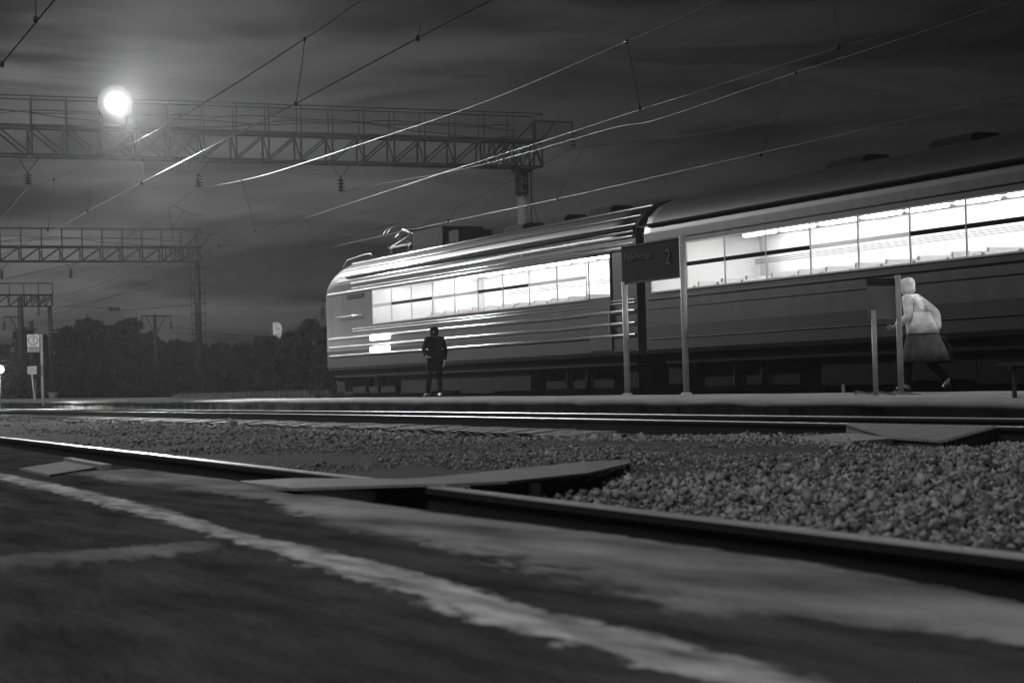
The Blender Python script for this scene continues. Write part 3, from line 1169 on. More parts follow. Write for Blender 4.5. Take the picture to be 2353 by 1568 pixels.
def extend(pts, y, z=None):
    d = pts[-1] - pts[-2]
    t = (y - pts[-1].y) / d.y
    e = pts[-1] + d * t
    if z is not None: e.z = z
    return pts + [e]


W1 = empty('overhead_line', (12.5, 65, 6), 'overhead wire pair through the first insulator, running up to the top edge', 'overhead wire')
m1 = Xp([(63, 429), (113, 417), (237, 362), (337, 312), (490, 224), (700, 90), (830, 0)], 12.45)
m1 = [Vector((12.4, 65, 7.2))] + m1[1:]
m1 = extend(m1, 20, 8.3)
wire_part('messenger_wire', smooth_pts(m1), .013, M['wire'], W1)
far1 = [Vector((12.4, 65, 7.2)), Vector((12.9, 76, 6.55)), Vector((13.3, 88, 6.3)), Vector((13.8, 100, 6.6)), Vector((14.3, 112, 7.0))]
wire_part('messenger_wire', smooth_pts(far1), .013, M['wire'], W1)
c1 = Zp([(129, 526), (201, 485), (325, 420), (469, 346), (680, 238), (960, 88), (1130, 0)], 6)
c1 = extend(c1, 15)
c1 = [Vector((15.0, 112, 6.0))] + c1
wire_part('contact_wire', c1, .014, M['wire'], W1)


def dropper(a, b, root, r=.008):
    mid = (a + b) / 2 + Vector((.03, .05, 0))
    mb = MB()
    mb.tube([a, mid, b], r, 5, caps=False)
    mb.lathe(b, [(.02, -.05), (.035, 0), (.02, .05)], 6)
    mb.lathe(a, [(.02, -.04), (.03, 0), (.02, .04)], 6)
    mb.build('dropper', M['wire_dark'], root)


dropper(at(700, 90, 0, 12.45), at(680, 238, 2, 6), W1)
dropper(at(976, -4, 2, 7.2), at(960, 88, 2, 6), W1)
dropper(at(329, 368, 2, 6.9), at(325, 420, 2, 6), W1)
dropper(at(124, 413, 0, 12.45), at(110, 528, 2, 6.0), W1)
dropper(at(207, 440, 2, 6.4), at(201, 485, 2, 6), W1)

W2 = empty('overhead_line', (18, 65, 6), 'bright overhead wire pair through the middle insulator, passing above the train nose', 'overhead wire')
m2 = [at(457, 432, 1, 65)]
for x, y in ((470, 430), (605, 403), (875, 316), (1122, 231), (1411, 108), (1440, 95), (1650, 0)):
    m2.append(at(x, y, 0, 18.0))
m2 = extend(m2, 12, 8.2)
wire_part('messenger_wire', smooth_pts(m2), .012, M['wire'], W2)
f2 = [at(457, 432, 1, 65), at(400, 472, 1, 68.5), at(355, 500, 1, 72), Vector((19.2, 86, 6.3)), Vector((20, 112, 7.0))]
wire_part('messenger_wire', f2, .014, M['wire'], W2)
c2 = Zp([(342, 612), (407, 593), (503, 570), (605, 532), (1006, 401), (1237, 328), (1468, 253), (1927, 109), (2303, 4)], 6)
c2 = [Vector((23.5, 112, 6.1))] + extend(c2, 14)
wire_part('contact_wire', c2, .011, M['wire'], W2)
dropper(at(1440, 95, 0, 18.0), at(1470, 250, 2, 6), W2)
dropper(at(1911, -20, 2, 7.4), at(1926, 109, 2, 6), W2)
dropper(at(556, 414, 0, 18.0), at(585, 530, 2, 6.05), W2)
for a, b, c, d in ((387, 483, 405, 590), (423, 485, 392, 530)):
    mb = MB()
    mb.tube([at(a, b, 1, 69), at(c, d, 1, 70)], .011, 5, caps=False)
    mb.build('dropper', M['wire'], W2)
mb = MB()
mb.tube([at(400, 472, 1, 68.5), at(423, 485, 1, 68.5), at(445, 494, 1, 68.2), at(465, 494, 1, 68)], .011, 5, caps=False)
mb.build('loose_wire_end', M['wire'], W2)

W3 = empty('overhead_line', (22.8, 65, 6.5), 'overhead wire pair nearest the gantry mast, low above the train roof', 'overhead wire')
m3 = [at(783, 442, 1, 65)] + Xp([(860, 425), (1056, 390), (1230, 345), (1411, 293), (1511, 274), (1828, 167), (2303, 9)], 22.6)
wire_part('messenger_wire', smooth_pts(extend(m3, 18, 7.6)), .010, M['wire'], W3)
c3 = Xp([(912, 534), (1100, 494), (1411, 430), (1900, 300)], XC)
zc = sum(p.z for p in c3[:3]) / 3
c3 = [Vector((XC + .2 * math.sin(y * .2), y, zc)) for y in (112, 80, 58, 44, 30, 12)]
wire_part('contact_wire', c3, .011, M['wire'], W3)
for y in (34, 43, 50):
    a = [p for p in smooth_pts(m3) if p.y < y + 2][0]
    dropper(a, Vector((XC + .2 * math.sin(a.y * .2), a.y, zc)), W3)
W4 = empty('feeder_cable', (31.95, 65, 8.9), 'thin feeder cable hanging from the bracket at the end of the nearest gantry', 'cable')
m4 = [at(1315, 341, 1, 65)] + Xp([(1344, 338), (1567, 313), (1777, 274), (2352, 124)], 31.0)
wire_part('feeder_wire', smooth_pts(extend(m4, 20, 8.6)), .009, M['wire_dark'], W4)
wire_part('feeder_wire', [at(1315, 341, 1, 65), at(1187, 409, 1, 80), at(1010, 497, 1, 112), at(820, 600, 1, 180)], .013, M['wire_dark'], W4)
W5 = empty('overhead_line', (6, 30, 6), 'single dark wire with a clamp crossing the top frame corner beside the lamp', 'overhead wire')
p, q = at(0, 152, 2, 6), at(125, 0, 2, 6)
wire_part('contact_wire', [p + (p - q) * 4, p, q, q + (q - p) * 2], .012, M['wire_dark'], W5)
for x, y in ((5, 147), (82, 45)):
    mb = MB()
    c = at(x, y, 2, 6)
    mb.lathe(c, [(.02, -.06), (.04, -.02), (.04, .03), (.02, .06)], 8)
    mb.build('clamp', M['steel'], W5)
mb = MB()
mb.tube([at(82, 45, 2, 6), at(82, -30, 2, 6.6)], .008, 5)
mb.build('dropper', M['wire_dark'], W5)
# feeders on the far poles
W6 = empty('feeder_cable', (32.2, 112, 8.9), 'long feeder cable from the middle gantry bracket down to the far poles', 'cable')
wire_part('feeder_wire', [at(503, 565, 1, 112), at(440, 605, 1, 125), at(260, 680, 1, 168), at(120, 725, 1, 230)], .02, M['wire_dark'], W6)
wire_part('feeder_wire', [at(503, 565, 1, 112), at(640, 562, 0, 34), at(800, 545, 0, 33), at(950, 500, 0, 32.5)], .013, M['wire_dark'], W6)
for ya_, yb_, Ya, Yb in ((750, 775, 170, 110), (757, 785, 170, 108)):
    pass
W7 = empty('feeder_cable', (38, 170, 5), 'pair of dark line wires sagging from the crossarm pole above the bushes', 'cable')
for dy in (0, 12):
    wire_part('line_wire', [at(391, 750 + dy, 1, 170), at(520, 768 + dy * .9, 1, 150), at(640, 774 + dy * .8, 1, 135), at(760, 770 + dy * .7, 1, 120)], .018, M['wire_dark'], W7)
W8 = empty('feeder_cable', (31, 112, 4.5), 'horizontal anchor wire with an insulator reaching left from the middle mast', 'cable')
wire_part('anchor_wire', [at(440, 702, 1, 112), at(390, 704, 1, 114), at(300, 712, 1, 118), at(180, 704, 1, 150), at(125, 703, 1, 160)], .018, M['wire_dark'], W8)
mb = MB()
for k in range(6):
    c = at(252 + k * 4.2, 709.3, 1, 122)
    mb.lathe(c, [(.02, -.05), (.15, -.015), (.15, .015), (.02, .05)], 8, axis=0)
mb.build('insulator', M['glassware'], W8)
mb = MB()
mb.bar(at(412, 702.5, 1, 111.6), at(441, 701.5, 1, 111.6), .09)
mb.build('clamp', M['pole'], W8)

# ------------------------------------------------------------------ lamps
LP = at(264, 236, 1, 64.4)
fl = empty('floodlight', LP, 'glaring round floodlight mounted on the railing of the nearest gantry', 'floodlight')
ax = (Vector((3.0, 0, .4)) - LP).normalized()
u_ = ax.cross(Vector((0, 0, 1))).normalized()
v_ = u_.cross(ax)


def lathe_dir(mb, c, d, prof, n=24):
    a = d.cross(Vector((0, 0, 1))).normalized()
    b = a.cross(d)
    vs = []
    for r, h in prof:
        for j in range(n):
            t = 2 * PI * j / n
            vs.append(c + d * h + a * (r * math.cos(t)) + b * (r * math.sin(t)))
    fs = [(i * n + j, i * n + (j + 1) % n, (i + 1) * n + (j + 1) % n, (i + 1) * n + j) for i in range(len(prof) - 1) for j in range(n)]
    mb.add(vs, fs, 0, True)
    o = len(mb.v) - len(prof) * n
    mb.f.append([o + j for j in range(n)]); mb.mi.append(0); mb.smooth.append(False)
    mb.f.append([o + (len(prof) - 1) * n + j for j in range(n)]); mb.mi.append(0); mb.smooth.append(False)


mb = MB()
lathe_dir(mb, LP, ax, [(.14, -.45), (.34, -.38), (.5, -.1), (.535, .0)])
mb.build('housing', M['steel'], fl)
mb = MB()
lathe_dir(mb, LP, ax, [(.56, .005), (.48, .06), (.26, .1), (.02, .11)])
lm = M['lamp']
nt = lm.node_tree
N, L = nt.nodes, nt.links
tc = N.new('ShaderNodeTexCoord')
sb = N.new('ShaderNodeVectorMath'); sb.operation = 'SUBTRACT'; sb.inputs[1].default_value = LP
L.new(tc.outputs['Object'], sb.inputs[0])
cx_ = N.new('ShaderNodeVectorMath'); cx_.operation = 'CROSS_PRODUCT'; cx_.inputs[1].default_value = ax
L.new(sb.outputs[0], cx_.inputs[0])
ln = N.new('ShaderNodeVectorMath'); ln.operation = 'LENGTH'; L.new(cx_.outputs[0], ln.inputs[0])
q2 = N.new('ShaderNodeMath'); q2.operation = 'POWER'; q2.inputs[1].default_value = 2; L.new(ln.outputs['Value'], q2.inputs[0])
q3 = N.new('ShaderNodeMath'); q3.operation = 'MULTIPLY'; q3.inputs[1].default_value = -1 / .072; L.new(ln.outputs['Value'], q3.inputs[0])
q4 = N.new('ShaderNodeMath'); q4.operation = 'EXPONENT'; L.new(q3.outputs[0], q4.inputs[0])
q5 = N.new('ShaderNodeMath'); q5.operation = 'MULTIPLY_ADD'; q5.inputs[1].default_value = 55; q5.inputs[2].default_value = .17; L.new(q4.outputs[0], q5.inputs[0])  # glare drawn into the enlarged lens: its glow fades outward from the centre
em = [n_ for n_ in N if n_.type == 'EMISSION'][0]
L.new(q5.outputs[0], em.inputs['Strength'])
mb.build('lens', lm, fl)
mb = MB()
mb.bar((LP.x - .4, LP.y + .15, LP.z - .9), (LP.x - .4, LP.y + .15, LP.z), .05)
mb.bar((LP.x + .4, LP.y + .15, LP.z - .9), (LP.x + .4, LP.y + .15, LP.z), .05)
mb.bar((LP.x - .4, LP.y + .15, LP.z - .9), (LP.x + .4, LP.y + .15, LP.z - .9), .05)
mb.build('bracket', M['steel'], fl)
ld = bpy.data.lights.new('floodlight_beam', 'SPOT')
ld.energy = 25000
ld.spot_size = math.radians(112)
ld.spot_blend = .6
ld.shadow_soft_size = .3
lo = bpy.data.objects.new('floodlight_beam', ld)
lo.location = LP + ax * .6
lo.rotation_euler = Vector((.36, -.88, -.18)).to_track_quat('-Z', 'Y').to_euler()
COL.objects.link(lo)

SP = at(-3, 848, 1, 79)
base = at(7, 924, 1, 79)
sl_ = empty('path_lamp', base, 'small glowing lamp on a thin post at the frame edge beside the notice signs', 'lamp')
mb = MB()
mb.tube([(SP.x, SP.y, base.z - .2), (SP.x, SP.y, SP.z - .1)], [.05, .04], 10)
mb.build('post', M['steel_mid'], sl_)
mb = MB()
mb.lathe(SP, [(.05, -.16), (.16, -.1), (.2, 0), (.16, .1), (.05, .16)], 16)
mb.build('globe', M['lamp_small'], sl_)
ld = bpy.data.lights.new('path_lamp_light', 'POINT')
ld.energy = 1000
ld.shadow_soft_size = .2
o = bpy.data.objects.new('path_lamp_light', ld)
o.location = SP + Vector((0, -.4, 0))
COL.objects.link(o)

# ------------------------------------------------------------------ signs on the platform
def text_mesh(name, s, size, origin, right, up, m, parent, depth=.004):
    cu = bpy.data.curves.new(name, 'FONT')
    cu.body = s
    cu.size = size
    cu.extrude = depth
    to = bpy.data.objects.new(name + '_tmp', cu)
    COL.objects.link(to)
    dg = bpy.context.evaluated_depsgraph_get()
    me = bpy.data.meshes.new_from_object(to.evaluated_get(dg))
    bpy.data.objects.remove(to)
    nrm = right.cross(up)
    T = Matrix(((right.x, up.x, nrm.x, origin.x), (right.y, up.y, nrm.y, origin.y), (right.z, up.z, nrm.z, origin.z), (0, 0, 0, 1)))
    me.transform(T)
    me.materials.clear()
    me.materials.append(m)
    o = bpy.data.objects.new(name, me)
    COL.objects.link(o)
    o.parent = parent
    o.matrix_parent_inverse = Matrix.Translation(parent.location).inverted()
    return o


SX = 18.0
a, b = at(1429, 569, 0, SX), at(1569, 633, 0, SX)
yf, yn = a.y, b.y
zt_, zb_ = a.z, b.z
sg = empty('platform_sign', (SX, (yf + yn) / 2, .15), 'large dark platform board with the numeral 2 on two tall grey posts', 'sign')
mb = MB()
mb.box(SX - .02, SX + .03, yn + .06, yf, zb_, zt_)
mb.build('board', M['sign_dark'], sg)
mb = MB()
for (ya_, yb_, za, zb) in ((yn + .06, yf, zb_ - .03, zb_), (yn + .06, yf, zt_, zt_ + .02)):
    mb.box(SX - .03, SX + .04, ya_, yb_, za, zb)
mb.build('board_frame', M['black'], sg)
rt, up = Vector((0, -1, 0)), Vector((0, 0, 1))
text_mesh('lettering', 'Лобненская', .19, Vector((SX - .024, yf - .1, zb_ + .4)), rt, up, M['sign_text'], sg)
text_mesh('numeral', '2', .42, Vector((SX - .024, yn + .62, zb_ + .24)), rt, up, M['sign_text'], sg)
for yy, ztop, px_, xoff in ((yn, zt_ + .05, 1577, 0), (yf - .06, zb_ + .02, 1438, 0)):
    mb = MB()
    mb.tube([(SX + xoff, yy, plat_z(yy) - .05), (SX + xoff, yy, ztop)], .056, 12)
    mb.lathe((SX + xoff, yy, plat_z(yy) - .02), [(.1, 0), (.1, .05), (.06, .07)], 12)
    mb.build('post', M['post'], sg)

# low notice frame beside the walking person
c0, c1 = at(2013, 905, 2, .14), at(2070, 906, 2, .14)
YB = 22.9
q0, q1 = at(2012, 905, 1, YB), at(2070, 905, 1, YB)
ztall, zlow = at(2063, 632, 1, YB).z, at(2006, 712, 1, YB).z
nf = empty('notice_board', (q1.x, YB, .14), 'grey notice panel with a dark header between one tall and one short post', 'notice board')
mb = MB()
mb.tube([(q1.x, YB, .1), (q1.x, YB, ztall)], .04, 12)
mb.build('post', M['post'], nf)
mb = MB()
mb.tube([(q0.x, YB, .1), (q0.x, YB, zlow)], .034, 12)
mb.build('post', M['post'], nf)
h0, h1 = at(1995, 656, 1, YB), at(2058, 640, 1, YB)
pb = at(2005, 745, 1, YB).z
mb = MB()
mb.box(h0.x, q1.x - .03, YB + .02, YB + .05, h0.z, h0.z + .1)
mb.build('header_plate', M['black'], nf)
mb = MB()
mb.box(h0.x, q1.x - .03, YB + .015, YB + .04, zlow - .12, h0.z - .005)
mb.build('panel', M['panel'], nf)
for i in range(3):
    p = at(2010 + i * 45, 906, 2, .15)
    mb = MB()
    mb.bar((p.x - .25, p.y + .12, .2), (p.x + .05, p.y - .1, .14), .03)
    mb.bar((p.x - .25, p.y + .12, .13), (p.x - .25, p.y + .12, .2), .03)
    tag(mb.build('metal_cleat', M['steel_mid']), ('small metal cleat on the platform by the short post of the notice frame', 'small metal cleat on the platform by the tall post of the notice frame', 'small metal cleat on the platform at the feet of the person in the pale jacket')[i], 'cleat', 'metal cleats on the platform')
p = at(1937, 902, 2, .16)
mb = MB()
mb.box(p.x - .018, p.x + .018, p.y - .018, p.y + .018, .1, .27)
mb.lathe((p.x, p.y, .27), [(.025, 0), (.025, .015), (.01, .025)], 8)
tag(mb.build('bollard_stub', M['steel_mid']), 'thin short grey stub standing on the platform left of the notice frame', 'stub')

# far notice sign with the walking prohibition
YS = 84
c = at(97, 921, 1, YS)
tl, br = at(62, 768, 1, YS), at(92, 808, 1, YS)
top = at(94, 767, 1, YS).z
ns = empty('notice_sign', (c.x, YS, c.z), 'tall white notice sign with a ringed pictogram over grey lines, on a grey post', 'sign')
mb = MB()
pxx = at(94, 790, 1, YS).x
mb.tube([(pxx + .03, YS, c.z - .2), (pxx + .03, YS, top)], .06, 10)
mb.build('post', M['post'], ns)
x0, x1 = tl.x, at(90, 790, 1, YS).x
z1, z0 = tl.z, br.z
zm = z0 + (z1 - z0) * .32
mb = MB(); mb.box(x0, x1, YS - .03, YS + .01, zm, z1); mb.build('upper_panel', M['sign_white'], ns)
mb = MB(); mb.box(x0, x1, YS - .03, YS + .01, z0, zm - .004); mb.build('lower_panel', M['sign_grey'], ns)
cx, cz, rr = (x0 + x1) / 2 - .01, (zm + z1) / 2, (z1 - zm) * .41
mb = MB()
n = 28
ring = [(cx + r_ * math.cos(2 * PI * i / n), YS - yy, cz + r_ * math.sin(2 * PI * i / n)) for (r_, yy) in ((rr, .036), (rr * .84, .036), (rr * .84, .029), (rr, .029)) for i in range(n)]
mb.add(ring, [(a * n + i, a * n + (i + 1) % n, ((a + 1) % 4) * n + (i + 1) % n, ((a + 1) % 4) * n + i) for a in range(4) for i in range(n)])
mb.bar((cx + rr * .6, YS - .034, cz - rr * .62), (cx - rr * .6, YS - .034, cz + rr * .62), .03, .008)
mb.lathe((cx + .03, YS - .036, cz + rr * .45), [(.04, 0), (.04, .006)], 10, axis=1)
mb.bar((cx + .03, YS - .034, cz + rr * .35), (cx, YS - .034, cz - rr * .15), .065, .008)
mb.bar((cx, YS - .034, cz - rr * .15), (cx - .07, YS - .034, cz - rr * .6), .035, .008)
mb.bar((cx, YS - .034, cz - rr * .15), (cx + .08, YS - .034, cz - rr * .55), .035, .008)
mb.bar((cx - .14, YS - .034, cz - rr * .66), (cx + .14, YS - .034, cz - rr * .72), .02, .008)
mb.build('pictogram', M['sign_ink'], ns)
mb = MB()
for k in range(3):
    z = z0 + (zm - z0) * (.25 + .25 * k)
    mb.box(x0 + .06, x1 - .06, YS - .034, YS - .0305, z - .012, z + .012)
mb.build('text_lines', M['panel'], ns)
# small notice with a leaning stake
t0, t1 = at(63, 841, 1, YS - 1), at(84, 859, 1, YS - 1)
s2 = empty('notice_sign', (t0.x, YS - 1, c.z), 'small grey notice plate on a leaning thin stake below the tall white sign', 'sign')
mb = MB(); mb.box(t0.x, t1.x, YS - 1.03, YS - 1.0, t1.z, t0.z); mb.build('plate', M['sign_grey'], s2)
mb = MB()
for k in range(4):
    z = t1.z + (t0.z - t1.z) * (.2 + .2 * k)
    mb.box(t0.x + .04, t1.x - .05, YS - 1.034, YS - 1.0305, z - .01, z + .01)
mb.build('text_lines', M['panel'], s2)
mb = MB()
mb.tube([at(80, 921, 1, YS - 1), at(73, 858, 1, YS - 1)], .035, 8)
mb.build('stake', M['post'], s2)
mb = MB()
mb.tube([at(82, 921, 1, YS - .5), at(82, 873, 1, YS - .5)], .02, 8)
mb.lathe(at(80, 873, 1, YS - .5), [(.03, -.03), (.05, 0), (.03, .03)], 8)
tag(mb.build('marker_stake', M['steel_mid']), 'thin marker stake with a round knob beside the leaning notice stake', 'stake')

# bench at the frame edge
zbn = plat_z(16.5)
b0, b1 = at(2286, 833, 0, 13.6), at(2420, 829, 0, 13.6)
lg0, lg1 = at(2318, 840, 0, 13.6), at(2353, 840, 0, 13.6)
bn = empty('platform_bench', (13.8, (b0.y + b1.y) / 2, zbn), 'dark low bench with a thin seat slab, cut by the frame edge on the platform', 'bench')
mb = MB()
ztop = b0.z
for k in range(3):
    mb.box(13.6 + k * .14, 13.72 + k * .14, b1.y - .4, b0.y, ztop - .035, ztop)
mb.build('seat', M['steel'], bn)
for yy in (lg0.y, lg1.y, b1.y - .2):
    mb = MB()
    mb.bar((13.66, yy, zbn - .02), (13.66, yy, ztop - .035), .035)
    mb.bar((13.95, yy, zbn - .02), (13.95, yy, ztop - .035), .035)
    mb.bar((13.6, yy, ztop - .055), (14.0, yy, ztop - .055), .035)
    mb.build('leg', M['steel'], bn)

# ------------------------------------------------------------------ people
def skin_mesh(joints, edges, sub=2):
    names = list(joints)
    me = bpy.data.meshes.new('tmp')
    me.from_pydata([joints[n][0] for n in names], [(names.index(a), names.index(b)) for a, b in edges], [])
    o = bpy.data.objects.new('tmp', me)
    COL.objects.link(o)
    o.modifiers.new('s', 'SKIN')
    for i, n in enumerate(names):
        r = joints[n][1]
        me.skin_vertices[0].data[i].radius = r if isinstance(r, tuple) else (r, r)
        me.skin_vertices[0].data[i].use_root = (i == 0)
    m2 = o.modifiers.new('u', 'SUBSURF')
    m2.levels = m2.render_levels = sub
    dg = bpy.context.evaluated_depsgraph_get()
    out = bpy.data.meshes.new_from_object(o.evaluated_get(dg))
    bpy.data.objects.remove(o)
    bpy.data.meshes.remove(me)
    for p in out.polygons: p.use_smooth = True
    return out


def join_meshes(parts):
    bm = bmesh.new()
    for m in parts:
        bm.from_mesh(m)
    me = bpy.data.meshes.new('j')
    bm.to_mesh(me)
    bm.free()
    for p in me.polygons: p.use_smooth = True
    return me


def V(x, y, z): return (x, y, z)


def person(loc, heading, scale, pose, outfit, label):
    """local axes: +y the way the person faces, x to the person's right, z up; 1.74 m tall at scale 1"""
    root = empty('person', loc, label, 'person')
    T = Matrix.Translation(Vector(loc)) @ Matrix.Rotation(heading, 4, 'Z') @ Matrix.Scale(scale, 4)
    J = pose

    def put(me, name, m):
        me.transform(T)
        me.materials.clear()
        me.materials.append(m)
        me.name = name
        o = bpy.data.objects.new(name, me)
        COL.objects.link(o)
        o.parent = root
        o.matrix_parent_inverse = Matrix.Translation(root.location).inverted()
        return o
    # body: one skinned figure
    jt = {'pelvis': (J['pelvis'], (.13, .1)), 'waist': (J['waist'], (.12, .09)), 'chest': (J['chest'], (.15, .1)), 'neck0': (J['neck0'], (.07, .06)), 'neck': (J['neck'], .05),
          'jaw': (J['jaw'], (.062, .07)), 'head': (J['head'], (.076, .092)), 'crown': (J['crown'], (.055, .07))}
    ed = [('pelvis', 'waist'), ('waist', 'chest'), ('chest', 'neck0'), ('neck0', 'neck'), ('neck', 'jaw'), ('jaw', 'head'), ('head', 'crown')]
    for s in 'lr':
        jt.update({'hip' + s: (J['hip' + s], .085), 'knee' + s: (J['knee' + s], .056), 'calf' + s: (tuple((Vector(J['knee' + s]) * .65 + Vector(J['ank' + s]) * .35)), .055), 'ank' + s: (J['ank' + s], .036), 'toe' + s: (J['toe' + s], (.04, .03)),
                   'sh' + s: (J['sh' + s], .062), 'el' + s: (J['el' + s], .042), 'wr' + s: (J['wr' + s], .028), 'palm' + s: (J['palm' + s], (.036, .018))})
        ed += [('pelvis', 'hip' + s), ('hip' + s, 'knee' + s), ('knee' + s, 'calf' + s), ('calf' + s, 'ank' + s), ('ank' + s, 'toe' + s), ('chest', 'sh' + s), ('sh' + s, 'el' + s), ('el' + s, 'wr' + s), ('wr' + s, 'palm' + s)]
    parts = [skin_mesh(jt, ed)]
    # fingers: own chains rooted in the palm, bent and unequal
    for s, sg_ in (('l', -1), ('r', 1)):
        w, p = Vector(J['wr' + s]), Vector(J['palm' + s])
        d = (p - w).normalized()
        side = Vector((0, 1, 0)) - d * d.y
        side.normalize()
        inn = d.cross(side) * sg_
        if inn.x * sg_ > 0: inn = -inn
        for k, ln in enumerate((.07, .078, .074, .058)):
            b0_ = p + side * (.03 - .02 * k)
            a1 = b0_ + d * ln * .5 + inn * .006
            a2 = b0_ + d * ln * .85 + inn * .025
            a3 = b0_ + d * ln * 1.0 + inn * .045
            parts.append(skin_mesh({'a': (tuple(b0_ - d * .01), .009), 'b': (tuple(a1), .0085), 'c': (tuple(a2), .008), 'd': (tuple(a3), .007)}, [('a', 'b'), ('b', 'c'), ('c', 'd')], 1))
        b0_ = p - d * .03 + side * .03
        parts.append(skin_mesh({'a': (tuple(b0_), .011), 'b': (tuple(b0_ + side * .025 + d * .025 + inn * .01), .01), 'c': (tuple(b0_ + side * .03 + d * .055 + inn * .02), .008)}, [('a', 'b'), ('b', 'c')], 1))
    # nose, ears, brow and chin
    h = Vector(J['head'])
    fw = (Vector(J['face']) - h).normalized()
    rgt = fw.cross(Vector((0, 0, 1))).normalized()
    upv = rgt.cross(fw)
    f0 = h - upv * .015
    parts.append(skin_mesh({'a': (tuple(f0 + fw * .085 + upv * .015), .01), 'b': (tuple(f0 + fw * .108 - upv * .02), .014), 'c': (tuple(f0 + fw * .09 - upv * .03), .013)}, [('a', 'b'), ('b', 'c')], 1))
    parts.append(skin_mesh({'a': (tuple(f0 + fw * .075 - upv * .062 - rgt * .022), .008), 'b': (tuple(f0 + fw * .088 - upv * .06), .01), 'c': (tuple(f0 + fw * .075 - upv * .062 + rgt * .022), .008)}, [('a', 'b'), ('b', 'c')], 1))
    for s in (-1, 1):
        parts.append(skin_mesh({'a': (tuple(f0 + rgt * s * .078 + upv * .02), .012), 'b': (tuple(f0 + rgt * s * .085), .016), 'c': (tuple(f0 + rgt * s * .076 - upv * .03), .01)}, [('a', 'b'), ('b', 'c')], 1))
    put(join_meshes(parts), 'body', M['skin'])
    ey = MB()
    eyes = []
    for s in (-1, 1):
        c_ = f0 + fw * .082 + rgt * s * .03 + upv * .018
        eyes.append(skin_mesh({'a': (tuple(c_ - rgt * .006), .009), 'b': (tuple(c_ + rgt * .006), .009)}, [('a', 'b')], 1))
    put(join_meshes(eyes), 'eyes', M['hair'])
    # trousers
    tj = {'pelvis': (J['pelvis'], (.135, .11))}
    te = []
    for s in 'lr':
        tj.update({'h' + s: (J['hip' + s], .105), 'k' + s: (J['knee' + s], .078), 'a' + s: (J['ank' + s], .062)})
        te += [('pelvis', 'h' + s), ('h' + s, 'k' + s), ('k' + s, 'a' + s)]
    put(skin_mesh(tj, te), 'trousers', outfit['trousers'])
    for s in 'lr':
        a_, t_ = Vector(J['ank' + s]), Vector(J['toe' + s])
        hl = a_ - (t_ - a_) * .35
        hl.z = t_.z
        put(skin_mesh({'a': (tuple(a_ - Vector((0, 0, .01))), .05), 'm': (tuple((a_ + t_) / 2 - Vector((0, 0, .02))), (.05, .042)), 't': (tuple(t_), (.05, .032)), 'h': (tuple(hl), (.042, .036))}, [('a', 'm'), ('m', 't'), ('a', 'h')]), 'shoe', M['shoe'])
    # jacket
    cj = {'chest': (J['chest'], (.19, .14)), 'waist': (J['waist'], (.175, .135)), 'hem': (J['pelvis'], (.18, .145)), 'hem2': (J['hem'], (outfit.get('hem_r', .19), outfit.get('hem_r', .19) * .85)), 'neck0': (J['neck0'], (.1, .09))}
    ce = [('chest', 'waist'), ('waist', 'hem'), ('hem', 'hem2'), ('chest', 'neck0')]
    for s in 'lr':
        cj.update({'s' + s: (J['sh' + s], .09), 'e' + s: (J['el' + s], .068), 'w' + s: (J['wr' + s], .052)})
        ce += [('chest', 's' + s), ('s' + s, 'e' + s), ('e' + s, 'w' + s)]
    put(skin_mesh(cj, ce), 'jacket', outfit['jacket'])
    def loft(rows, name, m):
        mb = MB()
        nn = 18
        for (c, rx, ry) in rows:
            for j in range(nn):
                t = 2 * PI * j / nn
                fold = 1 + .035 * math.sin(5 * t + c[2] * 3)
                mb.v.append((c[0] + rx * fold * math.cos(t), c[1] + ry * fold * math.sin(t), c[2]))
        for i in range(len(rows) - 1):
            for j in range(nn):
                j2 = (j + 1) % nn
                mb.f.append([i * nn + j, i * nn + j2, (i + 1) * nn + j2, (i + 1) * nn + j]); mb.mi.append(0); mb.smooth.append(True)
        for off in (0, (len(rows) - 1) * nn):
            mb.f.append([off + j for j in range(nn)]); mb.mi.append(0); mb.smooth.append(False)
        o = mb.build(name, m)
        me = o.data
        bpy.data.objects.remove(o)
        put(me, name, m)
    for key in ('coat_tail', 'skirt'):
        if key in outfit:
            loft(outfit[key][1], key, outfit[key][0])
    if 0:
        put(skin_mesh({'a': (J['pelvis'], (.19, .15)), 'b': (tuple((Vector(J['pelvis']) + Vector(J['skirt_hem'])) / 2), (.215, .19)), 'c': (J['skirt_hem'], (.235, .21))}, [('a', 'b'), ('b', 'c')]), 'skirt', outfit['skirt'])
    # hair or hood
    if outfit.get('hood'):
        put(skin_mesh({'a': (J['neck0'], (.11, .1)), 'b': (tuple(Vector(J['jaw']) - fw * .035), (.118, .12)), 'c': (tuple(h - fw * .04 + upv * .01), (.122, .135)), 'd': (tuple(h - fw * .05 + upv * .09), (.085, .1))}, [('a', 'b'), ('b', 'c'), ('c', 'd')]), 'hood', outfit['hood'])
    else:
        put(skin_mesh({'a': (tuple(h - fw * .035 - upv * .05), (.075, .06)), 'b': (tuple(h - fw * .022 + upv * .02), (.088, .085)), 'c': (tuple(h - fw * .005 + upv * .085), (.068, .075))}, [('a', 'b'), ('b', 'c')]), 'hair', M['hair'])
    return root, T


